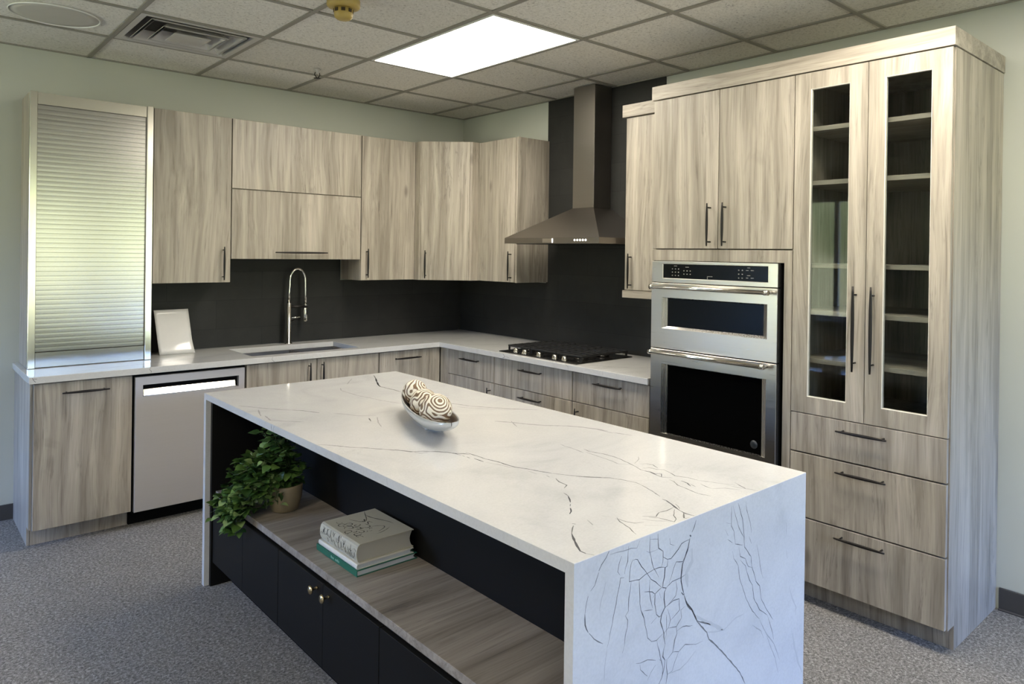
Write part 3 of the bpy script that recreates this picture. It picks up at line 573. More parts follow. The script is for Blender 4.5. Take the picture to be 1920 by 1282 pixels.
for fc, c, w, P in VC:
    mb.slot('vein%d' % c)
    ribbon(mb, P, w, (lambda a, b: (a, -.6453, b)) if fc == 'A' else (lambda a, b: (-.6453, -a, b)))
for c, w, P in [(1, 3, [-560, -2120, -520, -2180, -500, -2260, -420, -2330]), (2, 5, [-600, -2230, -400, -2380, -200, -2500]), (2, 6, [-2900, -560, -2500, -480, -2150, -400]), (2, 5, [-1150, -300, -900, -420, -600, -380, -300, -700]), (1, 3, [-1236, -300, -1205, -330, -1150, -300]), (2, 5, [-620, -800, -400, -1000, -200, -1180])]:
    mb.slot('vein%d' % c); ribbon(mb, P, w, lambda a, b: (a, b, .8967))
o = mb.build('countertop', None); o['label'] = 'L-shaped white veined stone countertop along both walls'; o['category'] = 'countertop'

# sink
r = thing('sink', 'undermount stainless double bowl sink in the counter under the lift-up cabinet', 'sink', (-1.607, -.346, .64))
def bowl(u0, u1):
    mb = MB(); y0, y1 = -.545, -.147; f = .02
    R = lambda i, z: [(u0+i, y0+i, z), (u1-i, y0+i, z), (u1-i, y1-i, z), (u0+i, y1-i, z)]
    mb.rings([R(-.004, .8605), R(.0, .8600), R(.004, .70), R(.02, .675)], caps=False, smooth=False)
    mb.quad(*R(.02, .675)); mb.build('bowl', 'sink', r)
    MB().lathe([(.0, .0), (.045, .001), (.05, .003)], ((u0+u1)/2, -.3, .6765), 24).build('drain', 'chrome', r)
bowl(-1.962, -1.570); bowl(-1.545, -1.250)
MB().box(-1.566, -1.549, -.545, -.147, .70, .852, .004).build('divider', 'sink', r)

# faucet
fx, fy = -1.556, -.098
r = thing('faucet', 'tall pull-down kitchen faucet with an arched hose behind the sink', 'faucet', (fx, fy, .897))
MB().lathe([(.0, .0), (.026, .0), (.026, .006), (.0175, .010), (.0165, .290), (.015, .293), (.0, .294)], (fx, fy, .8972), 24).build('body', 'chrome', r)
arc = [(fx, fy, 1.19), (fx+.002, fy, 1.26), (fx+.006, fy, 1.32)]
for k in range(13):
    a = PI - PI*k/12; arc.append((fx+.062 + .0565*math.cos(a), fy, 1.345 + .088*math.sin(a)))
arc += [(fx+.1195, fy, 1.30), (fx+.121, fy, 1.24), (fx+.121, fy, 1.178)]
MB().tube(arc, .0085, 12).build('hose', 'chrome', r)
MB().lathe([(.0, .0), (.0095, .0), (.0150, -.008), (.0150, -.118), (.012, -.124), (.0, -.124)], (fx+.121, fy, 1.177), 20).build('spray_head', 'chrome', r)
MB().tube([(fx, fy, 1.163), (fx+.128, fy, 1.160)], .0105, 10).tube([(fx+.121, fy, 1.151), (fx+.121, fy, 1.170)], .018, 16).build('holder_arm', 'blackmetal', r)
MB().tube([(fx+.014, fy, 1.070), (fx+.038, fy, 1.070)], .013, 14).build('lever_base', 'blackmetal', r)
MB().tube([(fx+.020, fy, 1.083), (fx+.082, fy, 1.085)], .006, 10).build('lever', 'chrome', r)

# white card
mb = MB(); N = 10
def cardp(u, t, off):
    w = .8972 + .278*t; y = -.165 + .028*u + .045*t**1.3 - off
    if t < .35: y -= .040*((.35-t)/.35)**1.6*(.25 + .75*u)
    return (-2.402 + .207*u + .018*t*(0-1)*(1-u)*0 - .022*t, y, w)
g = [[mb.b.verts.new(cardp(i/N, j/N, 0)) for j in range(N+1)] for i in range(N+1)]
h = [[mb.b.verts.new(cardp(i/N, j/N, -.0016)) for j in range(N+1)] for i in range(N+1)]
for i in range(N):
    for j in range(N):
        for G in (g, h):
            f = mb.b.faces.new([G[i][j], G[i+1][j], G[i+1][j+1], G[i][j+1]]); f.smooth = True
bd = [(i, 0) for i in range(N)] + [(N, j) for j in range(N)] + [(N-i, N) for i in range(N)] + [(0, N-j) for j in range(N)]
for (a, c) in zip(bd, bd[1:]+bd[:1]): mb.b.faces.new([g[a[0]][a[1]], g[c[0]][c[1]], h[c[0]][c[1]], h[a[0]][a[1]]])
bmesh.ops.recalc_face_normals(mb.b, faces=mb.b.faces)
o = mb.build('display_card', 'paper'); o['label'] = 'blank glossy white card standing on the counter beside the slatted shutter'; o['category'] = 'card'

# cooktop
r = thing('gas_cooktop', 'black gas cooktop with five knobs set on the counter', 'cooktop', (-.36, -1.69, .8966))
MB(WB).box(1.316, 2.069, .100, .612, .8968, .9035, .003, 2).build('tray', 'tray', r)
for k, (u, d_, rr) in enumerate([(1.44, .25, .035), (1.44, .45, .030), (1.692, .33, .05), (1.945, .25, .030), (1.945, .45, .035)]):
    b = MB(WB).lathe([(.0, .0), (rr+.012, .0), (rr+.010, .010), (rr-.004, .012)], (u, d_, .9037), 24).build('burner', 'cookbase', r)
    MB(WB).lathe([(.0, .0), (rr-.004, .0), (rr-.004, .007), (rr-.010, .010), (.0, .010)], (u, d_, .9160), 24).build('burner_cap', 'iron', b)
for (a, b_) in ((1.335, 1.565), (1.570, 1.815), (1.820, 2.050)):
    mb = MB(WB); z0, z1 = .930, .942
    for q in (.125, .535): mb.box(a, b_, q, q+.013, z0, z1, .002)
    for q in (a, b_-.013): mb.box(q, q+.013, .1385, .5345, z0, z1, .002)
    m_ = (a+b_)/2
    for q in (.19, .25, .31, .37, .43, .49): mb.box(a+.0135, b_-.0135, q, q+.010, z0+.002, z1+.002, .002)
    mb.box(m_-.006, m_+.006, .1385, .5345, z0-.002, z1-.002, .002)
    for q in (.127, .536):
        for s_ in (a+.001, b_-.012): mb.box(s_, s_+.010, q, q+.010, .9040, z0)
    mb.build('grate', 'iron', r)
for u in (1.457, 1.548, 1.690, 1.840, 1.928):
    kb = MB(WB).lathe([(.0, .0), (.021, .0), (.021, .004), (.018, .006), (.0165, .024), (.014, .027), (.0, .0275)], (u, .578, .9037), 24).build('knob', 'chrome', r)
    MB(WB).box(u-.0022, u+.0022, .562, .594, .9313, .9335).build('pointer', 'blackmetal', kb)

# ================================================================== APPLIANCE GARAGE
r = thing('appliance_cupboard', 'counter-standing cupboard closed by a ribbed aluminium roll shutter', 'cupboard', (-2.787, -.17, .897))
MB(WA).box(-3.088, -3.071, .002, .304, .8975, 2.413).box(-2.505, -2.4875, .002, .304, .8975, 2.413).box(-3.0705, -2.5055, .002, .304, 2.395, 2.413).box(-3.0705, -2.5055, .002, .010, .8975, 2.3945).build('body', 'wood', r)
MB(WA).box(-3.0895, -3.055, .3045, .334, .8975, 2.4135, .002).build('side_rail', 'alu_frame', r)
MB(WA).box(-2.5215, -2.4875, .3045, .334, .8975, 2.4135, .002).build('side_rail', 'alu_frame', r)
MB(WA).box(-3.0545, -2.522, .306, .324, 2.347, 2.411, .001).build('header', 'alu_frame', r)
mb = MB(WA); pitch = .0262; prof = []
z = .985
while z < 2.345:
    prof += [(.3106, z), (.3130, z+.0008), (.3131, z+pitch*.5), (.3130, z+pitch-.0022), (.3106, z+pitch-.0012)]; z += pitch
prof = [(.300, .985)] + prof + [(.300, prof[-1][1]+.001)]
mb.rings([[(-3.0545, d_, w) for d_, w in prof], [(-2.522, d_, w) for d_, w in prof]], close=False, caps=False, smooth=False)
mb.build('roll_shutter', 'alu', r)
MB(WA).box(-3.0545, -2.522, .303, .320, .8985, .9835, .002).build('bottom_rail', 'alu', r)

# ================================================================== WALL CABINETS
def wall_unit(F, u0, u1, w0, w1, label, d=.305, group='wall cabinets'):
    c = F(((u0+u1)/2, d/2, w0)); r = thing('wall_cabinet', label, 'cabinet', tuple(c), group)
    MB(F).box(u0+.001, u1-.001, .012, d, w0, w1).build('body', 'wood', r); return r
r = wall_unit(WA, -2.485, -2.033, 1.352, 2.410, 'tall single-door wall cabinet right beside the roll shutter')
d = door(WA, r, -2.485, -2.033, 1.351, 2.411, .325); pull(WA, d, -2.081, 1.475, .325, .213, True)
r = wall_unit(WA, -2.031, -1.125, 1.503, 2.410, 'wide wall cabinet above the faucet with two stacked lift-up doors')
door(WA, r, -2.031, -1.125, 1.958, 2.411, .325, name='lift_up_door'); d = door(WA, r, -2.031, -1.125, 1.502, 1.957, .325, name='lift_up_door'); pull(WA, d, -1.574, 1.549, .325, .366, False)
r = wall_unit(WA, -1.123, -.672, 1.351, 2.410, 'single-door wall cabinet between the lift-up cabinet and the corner')
d = door(WA, r, -1.123, -.672, 1.350, 2.411, .325); pull(WA, d, -1.079, 1.477, .325, .213, True)
r = thing('wall_cabinet', 'angled corner wall cabinet whose door faces diagonally into the room', 'cabinet', (-.3, -.3, 1.351), 'wall cabinets')
MB().prism([(-.012, -.012), (-.670, -.012), (-.670, -.384), (-.384, -.670), (-.012, -.670)], 1.351, 2.412).build('body', 'wood', r)
t_ = Vector((1,-1,0)).normalized(); n_ = Vector((-1,-1,0)).normalized(); L_ = Vector((-.670, -.405, 0))
WD = lambda p: L_ + t_*p[0] + n_*p[1] + Vector((0,0,p[2]))
d = door(WD, r, .0, .3748, 1.350, 2.413, .0, th=.0135); pull(WD, d, .043, 1.472, .0, .213, True)
r = wall_unit(WB, .672, 1.117, 1.351, 2.410, 'single-door wall cabinet between the corner and the range hood')
MB(WB).box(1.1175, 1.135, .012, .318, 1.350, 2.412, .001).build('end_panel', 'wood', r)
d = door(WB, r, .672, 1.117, 1.350, 2.411, .325); pull(WB, d, 1.081, 1.472, .325, .213, True)
r = wall_unit(WB, 2.190, 2.654, 1.348, 2.408, 'narrow wall cabinet with a top moulding squeezed between hood and oven tower')
d = door(WB, r, 2.190, 2.654, 1.348, 2.409, .325); pull(WB, d, 2.244, 1.466, .325, .213, True)
MB(WB).box(2.172, 2.654, .012, .343, 2.4105, 2.486, .001).build('crown_moulding', 'wood_y', r)
MB(WB).box(2.181, 2.654, .012, .334, 1.302, 1.3465, .001).build('light_rail', 'wood_y', r)

# ================================================================== RANGE HOOD
r = thing('range_hood', 'stainless pyramid range hood with a square chimney over the cooktop', 'range hood', (-.25, -1.69, 1.632))
def rc(u0, u1, d1, z, d0=.0115): return [(u0, d0, z), (u1, d0, z), (u1, d1, z), (u0, d1, z)]
mb = MB(WB); mb.rings([rc(1.233, 2.147, .510, 1.632), rc(1.233, 2.147, .510, 1.670), rc(1.565, 1.772, .180, 1.8805)], caps=True, smooth=False); mb.build('canopy', 'steel_hood', r)
MB(WB).box(1.5665, 1.7705, .0115, .1785, 1.881, H-.001, .0015).build('chimney', 'steel_hood', r)
MB(WB).box(1.632, 1.722, .5102, .5116, 1.637, 1.664).build('badge', 'steel', r)
MB(WB).box(1.7225, 1.733, .5102, .5120, 1.637, 1.664).build('badge_edge', 'white_glow', r)  # bright edge of the badge comes from emission; it is no lamp
for k in range(5):
    u = 1.935 + .0245*k; MB(WB).lathe([(.0, .0008), (.0065, .0008), (.0065, .0028), (.0, .0032)], (u, .5098, 1.653), 14, 'd').build('button', 'white_glow', r)
MB(WB).box(1.30, 2.08, .06, .46, 1.6285, 1.6315).build('grease_filter', 'cookbase', r)

# ================================================================== OVEN TOWER
r = thing('oven_cabinet', 'tall cabinet tower that holds the double oven under two upper doors', 'cabinet', (-.3, -3.07, 0), 'tall cabinets')
mb = MB(WB)
mb.box(2.656, 2.6675, .002, .600, 0, 2.400).box(3.470, 3.4875, .002, .600, 0, 2.400).box(2.668, 3.4695, .002, .008, .10, 2.400)
mb.box(2.668, 3.4695, .0085, .600, 2.382, 2.400).box(2.668, 3.4695, .0085, .600, 1.580, 1.598).box(2.668, 3.4695, .0085, .598, .10, .118).box(2.668, 3.4695, .0085, .600, .440, .456)
mb.build('body', 'wood', r)
MB(WB).box(2.656, 3.4875, .500, .530, 0, .0995).build('toe_kick', 'wood', r)
d1 = door(WB, r, 2.655, 3.077, 1.599, 2.400, .620); d2 = door(WB, r, 3.077, 3.488, 1.599, 2.400, .620)
pull(WB, d1, 3.032, 1.722, .620, .215, True); pull(WB, d2, 3.123, 1.722, .620, .215, True)
mb = MB(WB); mb.box(2.656, 2.6685, .6005, .620, .458, 1.595, .0008).box(3.447, 3.487, .6005, .620, .458, 1.595, .0008).box(2.6686, 3.4469, .6005, .620, 1.5365, 1.595, .0008); mb.build('face_frame', 'wood', r)
d = door(WB, r, 2.655, 3.488, .10, .456, .620, name='drawer'); pull(WB, d, 3.07, .34, .620, .22, False)

o_ = thing('double_oven', 'stainless built-in microwave and wall oven stacked in the tower', 'oven', (-.4, -3.05, .46))
MB(WB).box(2.672, 3.430, .05, .6195, .462, 1.532).build('body', 'blackvoid', o_)
cp = frame_plate(WB, 2.674, 3.428, 1.422, 1.534, .6200, .642, (2.746, 3.378, 1.4425, 1.5205), (2.749, 3.375, 1.445, 1.518), .6385, 'steel', 'control_panel', o_)
dg = MB(WB).box(2.750, 3.374, .6205, .6385, 1.4455, 1.5175).build('display_glass', 'blackglass', cp)
def keys(name, cells):
    mb = MB(WB)
    for u, w, hu, hw in cells: mb.box(u-hu, u+hu, .6386, .6389, w-hw, w+hw)
    mb.build(name, 'lcd', dg)
keys('key_pad', [(2.81+.020*i, 1.4945-.017*j, .0035, .0025) for i in range(3) for j in range(3)] + [(2.83, 1.51, .010, .0016)])
keys('key_pad', [(2.885+.020*i, 1.486-.017*j, .0035, .0025) for i in range(3) for j in range(2)] + [(2.905, 1.505, .011, .0016)])
keys('number_pad', [(3.215+.020*i, 1.4975-.019*j, .0035, .0025) for i in range(2) for j in range(3)] + [(3.262, 1.4975, .007, .0016), (3.290, 1.4975, .008, .0016), (3.262, 1.461, .006, .0016), (3.290, 1.461, .008, .0016), (3.27, 1.51, .008, .0016), (3.27, 1.473, .009, .0016)])
keys('display_mark', [(3.046, 1.461, .016, .0015), (3.032, 1.4533, .002, .0062)])
def oven_door(w0, w1, hole, inner, hz, hu0, hu1, label):
    dd = frame_plate(WB, 2.674, 3.428, w0, w1, .6200, .644, hole, inner, .630, 'steel', 'oven_door', o_, 'steel_z')
    dd['label'] = label
    MB(WB).box(inner[0]+.0005, inner[1]-.0005, .6205, .6295, inner[2]+.0005, inner[3]-.0005).build('window_glass', 'blackglass', dd)
    h = MB(WB); h.tube([(hu0, .690, hz), (hu0+.022, .690, hz), (hu0+.023, .690, hz), (hu1-.023, .690, hz), (hu1-.022, .690, hz), (hu1, .690, hz)], [.0128, .0128, .0105, .0105, .0128, .0128], 18)
    for u in (hu0+.011, hu1-.011): h.tube([(u, .6445, hz), (u, .682, hz)], .0085, 14)
    h.build('handle', 'chrome', dd)
oven_door(1.072, 1.4175, (2.746, 3.376, 1.178, 1.342), (2.775, 3.349, 1.190, 1.337), 1.398, 2.700, 3.408, 'upper oven door with a low window')
oven_door(.468, 1.066, (2.748, 3.375, .622, .990), (2.780, 3.346, .6255, .985), 1.053, 2.698, 3.390, 'lower oven door with a tall window')
MB(WB).lathe([(.0, .0), (.020, .0), (.020, .0004), (.0, .0004)], (3.306, .6297, .668), 24, 'd').build('badge', 'navy', o_)

# ================================================================== PANTRY
r = thing('pantry_cabinet', 'tall cabinet with two glazed doors above three drawers at the right end', 'cabinet', (-.3, -3.83, 0), 'tall cabinets')
mb = MB(WB)
mb.box(3.4885, 3.5045, .002, .600, .10, 2.400).box(4.149, 4.167, .002, .600, .10, 2.400).box(4.149, 4.167, .002, .530, 0, .0999)
mb.box(3.505, 4.1485, .002, .010, .10, 2.400).box(3.505, 4.1485, .0105, .600, 2.382, 2.400).box(3.505, 4.1485, .0105, .598, .855, .872).box(3.505, 4.1485, .0105, .598, .10, .118)
mb.build('body', 'wood', r)
MB(WB).box(3.4885, 4.148, .500, .530, 0, .0995).build('toe_kick', 'wood', r)
for z in (1.106, 1.325, 1.538, 1.914, 2.160):
    MB(WB).box(3.5055, 4.148, .0110, .575, z-.021, z, .001).build('shelf', 'wood_y', r)
def glass_door(u0, u1, h0, h1, hu):
    dd = frame_plate(WB, u0+.0015, u1-.0015, .8605, 2.3985, .601, .620, (h0-.003, h1+.003, .936, 2.324), (h0, h1, .939, 2.321), .6185, 'wood', 'door', r, 'edge')
    MB(WB).box(h0-.0, h1+.0, .606, .610, .939, 2.321).build('glass_pane', 'glass', dd)
    pull(WB, dd, hu, 1.261, .620, .365, True, .0068)
M['edge'] = plain('pale_laminate_edge', (.66,.63,.56), .4)
glass_door(3.4895, 3.829, 3.571, 3.747, 3.789); glass_door(3.829, 4.164, 3.905, 4.084, 3.866)
for w0, w1, hz in ((.681, .859, .813), (.390, .679, .634), (.101, .388, .349)):
    d = door(WB, r, 3.4895, 4.164, w0, w1, .620, name='drawer'); pull(WB, d, 3.829, hz, .620, .218, False)
for u, w in ((3.560, 2.226), (3.890, 2.234), (3.893, 1.667), (3.893, 1.021)):
    MB(WB).box(u-.004, u+.010, .585, .597, w-.0035, w+.0035, .001).build('hinge_arm', 'chrome', r)

mb = MB(WB); mb.box(2.643, 4.172, .606, .6255, 2.403, 2.477, .001).box(4.153, 4.172, .002, .6055, 2.403, 2.477, .001).box(2.643, 2.661, .012, .6055, 2.4105, 2.477, .001)
mb.box(2.662, 4.152, .002, .605, 2.4012, 2.4090)
o = mb.build('crown_moulding', 'wood_y'); o['label'] = 'flat wood-look crown board capping both tall cabinets'; o['category'] = 'moulding'

# ================================================================== ISLAND
IX0, IX1, IY0, IY1, IZ = -2.568, -1.562, -1.590, -4.0715, .894
r = thing('island_countertop', 'white veined stone island top with waterfall ends', 'countertop', ((IX0+IX1)/2, (IY0+IY1)/2, 0))
TH = .028; cz = .0012
def slab(mb, poly):      # poly: (y, z) outline drawn out across the island width, long edges eased
    mb.rings([[(x, y, z) for y, z in poly] for x in (IX0, IX1)], caps=True, smooth=False)
mb = MB(); mb.slot('quartz'); slab(mb, [(IY1, IZ-cz), (IY1+cz, IZ), (IY0-cz, IZ), (IY0, IZ-cz), (IY0-TH, IZ-TH), (IY1+TH, IZ-TH)])
for c, w, P in VT: mb.slot('vein%d' % c); ribbon(mb, P, w*1.4, lambda a, b: (min(max(a, IX0+.003), IX1-.003), min(max(b, IY1+.003), IY0-.003), IZ+.0002))
for c, w, P in ((0, 4, [-2390, 892, -2392, 880, -2398, 868]), (1, 4, [-2420, 892, -2412, 878, -2415, 867]), (2, 4, [-3270, 890, -3275, 872])):
    mb.slot('vein%d' % c); ribbon(mb, P, w, lambda a, b: (IX0-.0002, a, b))
mb.build('top', None, r)
mb = MB(); slab(mb, [(IY0, 0), (IY0, IZ-cz-.0001), (IY0-TH, IZ-TH-.0001), (IY0-TH, 0)]); mb.build('side_panel', 'quartz', r)
mb = MB(); mb.slot('quartz'); slab(mb, [(IY1, 0), (IY1, IZ-cz-.0001), (IY1+TH, IZ-TH-.0001), (IY1+TH, 0)])
for c, w, P in VE: mb.slot('vein%d' % (3 if c == 2 and w > 3 else c)); ribbon(mb, P, w, lambda a, b: (min(max(a, IX0+.003), IX1-.003), IY1-.0002, min(max(b, .002), IZ-.002)))
for c, w, P in [(0, 2, [-2260, 230, -2275, 120, -2262, 4]), (1, 2, [-2235, 240, -2225, 130, -2240, 4]), (1, 3, [-1870, 210, -1800, 100, -1790, 4]), (1, 2, [-2440, 260, -2450, 100, -2445, 4]), (2, 3, [-2140, 200, -2170, 80, -2160, 4])]:
    mb.slot('vein%d' % c); ribbon(mb, P, w, lambda a, b: (a, IY1-.0002, b))
mb.build('side_panel', None, r)

r = thing('island_cabinet', 'matt black island base with an open shelf over low doors', 'cabinet', (-2.07, -2.83, 0))
MB().box(-2.519, -1.600, -4.030, -1.6405, .100, .4115).build('body', 'blackpaint', r)
MB().box(-2.215, -1.600, -4.030, -1.6405, .4125, .8645).build('back_panel', 'blackpaint', r)
MB().box(-2.455, -1.63, -4.030, -1.6405, 0, .0995).build('toe_kick', 'blackvoid', r)
MB().box(-2.546, -1.600, -1.640, -1.6185, 0, .8650).build('end_liner', 'blackpaint', r)
MB().box(-2.546, -1.600, -4.0430, -4.0305, 0, .8650).build('end_liner', 'blackpaint', r)
MB().box(-2.528, -2.2155, -4.0300, -1.6410, .4128, .4405, .001).build('shelf', 'wood_x', r)
WI = lambda p: Vector((-2.519 - p[1], -p[0], p[2]))    # doors face -x, u runs away from the back wall
cuts = [1.643, 2.0235, 2.404, 2.7955, 3.187, 3.608, 4.028]
for k in range(6):
    g0 = .0015 if k % 2 == 0 else .0006; g1 = .0015 if k % 2 == 1 else .0006
    d = MB(WI).box(cuts[k]+g0, cuts[k+1]-g1, .001, .0205, .112, .4045, .0015).build('door', 'blackpaint', r)
    u = cuts[k+1]-.045 if k % 2 == 0 else cuts[k]+.045
    if k in (2, 3):
        MB(WI).lathe([(.0, .0), (.007, .0), (.0055, .003), (.0045, .014), (.007, .020), (.0145, .023), (.0155, .026), (.013, .030), (.0, .0315)], (u, .0207, .377), 22, 'd').build('knob', 'gold', d)

# ================================================================== BOOKS
def book(name, label, x0, x1, y0, y1, z0, th, cov, pg, spine_r=0.0, grp='books stacked on the island shelf', board=.0022):
    r = thing(name, label, 'book', ((x0+x1)/2, (y0+y1)/2, z0), grp)
    # spine faces -x; pages recede slightly from the boards
    n = 8; prof = []
    if spine_r > 0:
        for k in range(n+1):
            a = -PI/2 + PI*k/n; prof.append((x0 + spine_r - spine_r*math.cos(a), z0 + th/2 + (th/2)*math.sin(a)))
    else: prof = [(x0, z0), (x0, z0+th)]
    inn = [(px_ + board*1.0 if i not in (0, len(prof)-1) or spine_r == 0 else px_, max(z0+board, min(z0+th-board, pz))) for i, (px_, pz) in enumerate(prof)]
    outline = [(x1, z0)] + prof + [(x1, z0+th), (x1, z0+th-board)] + [(p, q) for p, q in reversed(inn)] + [(x1, z0+board)]
    mb = MB(); mb.rings([[(p, y0, q) for p, q in outline], [(p, y1, q) for p, q in outline]], caps=True, smooth=False); c = mb.build('cover', cov, r)
    e = .004; zc = z0+th/2
    po = [(x0+max(spine_r*.35, board)+.001, z0+board+.0002)] + [(x0+max(spine_r*.35, board)+.001, z0+th-board-.0002)]
    fo = [(x1-e - (.010*math.sin(PI*k/6)), z0+th-board-.0002 - (th-2*board-.0004)*k/6) for k in range(7)]
    mb = MB(); mb.rings([[(p, y0+e, q) for p, q in po+fo], [(p, y1-e, q) for p, q in po+fo]], caps=True, smooth=False); mb.build('pages', pg, r)
    return r, c
g_, c_ = book('green_book', 'thin book with a green spine at the bottom of the stack', -2.466, -2.226, -2.898, -2.580, .4408, .0215, 'green', 'pages_w', 0)
mb = MB()
for k in range(8):
    if k == 3: continue
    y = -2.700 - .0085*k; mb.box(-2.4664, -2.4661, y-.006, y-.0005, .4475, .4475+.006+.003*(k % 3 == 0))
mb.build('spine_lettering', 'palegreen', c_)
w_, c_ = book('white_book', 'thin book with a white spine in the middle of the stack', -2.464, -2.238, -2.893, -2.592, .4628, .0180, 'whitecover', 'pages_w', .004)
b_, c_ = book('cream_book', 'thick cream book with black line drawings on top of the stack', -2.461, -2.234, -2.884, -2.596, .4812, .0640, 'cream', 'pages', .014, board=.003)
mb = MB(); mb.slot('ink'); rnd = random.Random(3); zt = .5454
def sq_top(pts, w): ribbon(mb, [v*1000 for p in pts for v in p], w*1.9, lambda a, b: (a, b, zt), .4)
def sp(u, v): return (-2.442 + u*.19, -2.610 - v*.26)
for cu, cv, rr in ((.16,.25,.09), (.20,.42,.10), (.10,.55,.09), (.28,.30,.08), (.30,.52,.09), (.16,.70,.08), (.36,.40,.06), (.27,.66,.07)):
    a0 = rnd.uniform(0, 6); sq_top([sp(cu + rr*(1-k*.05)*math.cos(a0+k*.55), cv + rr*.8*(1-k*.06)*math.sin(a0+k*.55)) for k in range(11)], 1.7)
sq_top([sp(.40+.45*t, .12+.22*math.sin(t*4)) for t in [k/10 for k in range(11)]], 1.6)
sq_top([sp(.86-.10*math.cos(t*3), .12+.55*t) for t in [k/12 for k in range(13)]], 2.2)
sq_top([sp(.50+.25*math.sin(t*3), .55+.25*t) for t in [k/10 for k in range(11)]], 1.5)
sq_top([sp(.55+.10*t, .30+.04*math.sin(t*6)) for t in [k/8 for k in range(9)]], 2.6)
sq_top([sp(.52+.16*t, .42+.05*math.sin(t*7)) for t in [k/8 for k in range(9)]], 1.8)
sq_top([sp(.45+.35*t, .86-.1*t*t) for t in [k/8 for k in range(9)]], 1.4)
def ss(a, b):   # wrap onto the rounded spine: a along y (m), b across 0..1
    an = -PI/2 + PI*b; return (-2.461 + .014 - .0146*math.cos(an), a, .4812 + .032 + .0322*math.sin(an))
for k in range(30):     # loose curls and leaf strokes wrapping the spine
    y0 = -2.612 - .0088*k; b0 = rnd.uniform(.32, .68); r0 = rnd.uniform(.10, .20); a0 = rnd.uniform(0, 6.3); sw = rnd.uniform(1.6, 4.2)*rnd.choice((-1, 1))
    ribbon(mb, [v*1000 for j in range(8) for v in (y0 + r0*.060*math.cos(a0+sw*j/7), min(.93, max(.07, b0 + r0*math.sin(a0+sw*j/7))))], rnd.uniform(2.0, 4.4), lambda a, b: ss(a, b), .0)
for k in range(16):     # more loose curls on the front board
    cu, cv = rnd.uniform(.08, .5), rnd.uniform(.12, .85); rr = rnd.uniform(.03, .07); a0 = rnd.uniform(0, 6.3); sw = rnd.uniform(1.5, 4)
    sq_top([sp(cu + rr*math.cos(a0+sw*j/7), cv + rr*math.sin(a0+sw*j/7)) for j in range(8)], rnd.uniform(.9, 2.0))
mb.build('ink_drawing', None, c_)

# ================================================================== POTTED PLANT
pc = Vector((-2.385, -2.085, .4410))
r = thing('potted_plant', 'trailing leafy green plant in a tan pot on the island shelf', 'plant', tuple(pc))
po = MB().lathe([(.0, .0), (.050, .0), (.056, .004), (.070, .055), (.074, .105), (.072, .112), (.066, .112), (.064, .100), (.0, .098)], tuple(pc), 36).build('pot', 'pot', r)
rnd = random.Random(11); lf = MB(); st = MB()
def leaf(p, dirv, size, up=Vector((0,0,1))):
    t = dirv.normalized(); s_ = t.cross(up); s_ = s_.normalized() if s_.length > .05 else Vector((1,0,0)); n = s_.cross(t).normalized()
    prof = [(0, .0), (.15, .42), (.38, .50), (.65, .36), (.86, .16), (1.0, 0)]
    mid = []; lft = []; rgt = []
    for a, w in prof:
        q = p + t*size*a - n*size*.28*a*a + n*0
        mid.append(lf.b.verts.new(q)); lft.append(lf.b.verts.new(q + s_*size*w*.9 + n*size*w*.22)); rgt.append(lf.b.verts.new(q - s_*size*w*.9 + n*size*w*.22))
    for i in range(len(prof)-1):
        for A, B in ((lft, mid), (mid, rgt)):
            f = lf.b.faces.new([A[i], A[i+1], B[i+1], B[i]]); f.smooth = True
SH = .4415
def ok(q):
    if q.z > .845: return False
    if q.y > -1.80: return False
    if q.x > -2.235: return False
    if q.x > -2.56 and q.z < SH+.012: return False
    return True
top = pc + Vector((0, 0, .105))
def strand(pts, nl, sz, spread=.03):
    P = [Vector(p) for p in pts]
    path = []
    for i in range(len(P)-1):
        for k in range(6):
            u = k/6; p0 = P[max(i-1,0)]; p1 = P[i]; p2 = P[i+1]; p3 = P[min(i+2, len(P)-1)]
            path.append(.5*((2*p1) + (p2-p0)*u + (2*p0-5*p1+4*p2-p3)*u*u + (3*p1-p0-3*p2+p3)*u**3))
    path.append(P[-1]); st.tube(path, .0016, 5)
    for k in range(nl):
        q = path[min(len(path)-1, int((.12 + .88*k/max(1,nl-1))*(len(path)-1)))]
        for _ in range(2):
            off = Vector((rnd.uniform(-1,1), rnd.uniform(-1,1), rnd.uniform(-.5,1)))*spread
            d = (off + Vector((-.35, -.15, .15))*spread).normalized(); b = q + off*.6
            s2 = sz*rnd.uniform(.75, 1.3)
            if ok(b + d*s2) and ok(b): leaf(b, d, s2, Vector((rnd.uniform(-.4,.4), rnd.uniform(-.4,.4), 1)))
# upright crown
for k in range(44):
    a = rnd.uniform(0, 2*PI); rr = rnd.uniform(.02, .13); hh = rnd.uniform(.03, .24)
    e = top + Vector((math.cos(a)*rr*.8-.02, math.sin(a)*rr*1.1+.01, hh)); m_ = top + Vector((math.cos(a)*rr*.4, math.sin(a)*rr*.4, hh*.6))
    e.x = min(e.x, -2.26)
    strand([top + Vector((math.cos(a)*.02, math.sin(a)*.02, -.01)), m_, e], 5, .036, .034)
# bushy side leaning to the shelf front and the left end
for k in range(46):
    e = Vector((rnd.uniform(-2.57, -2.44), rnd.uniform(-2.10, -1.84), rnd.uniform(.47, .64)))
    m_ = (top+e)/2 + Vector((0, 0, rnd.uniform(.03, .08)))
    strand([top, m_, e], 6, .038, .034)
for k in range(13):
    a = rnd.uniform(PI*.80, PI*1.30); rr = rnd.uniform(.085, .115)
    e = top + Vector((math.cos(a)*rr, math.sin(a)*rr, rnd.uniform(-.075, .0)))
    m_ = top + Vector((math.cos(a)*rr*.8, math.sin(a)*rr*.8, .035))
    strand([top, m_, e], 5, .034, .016)
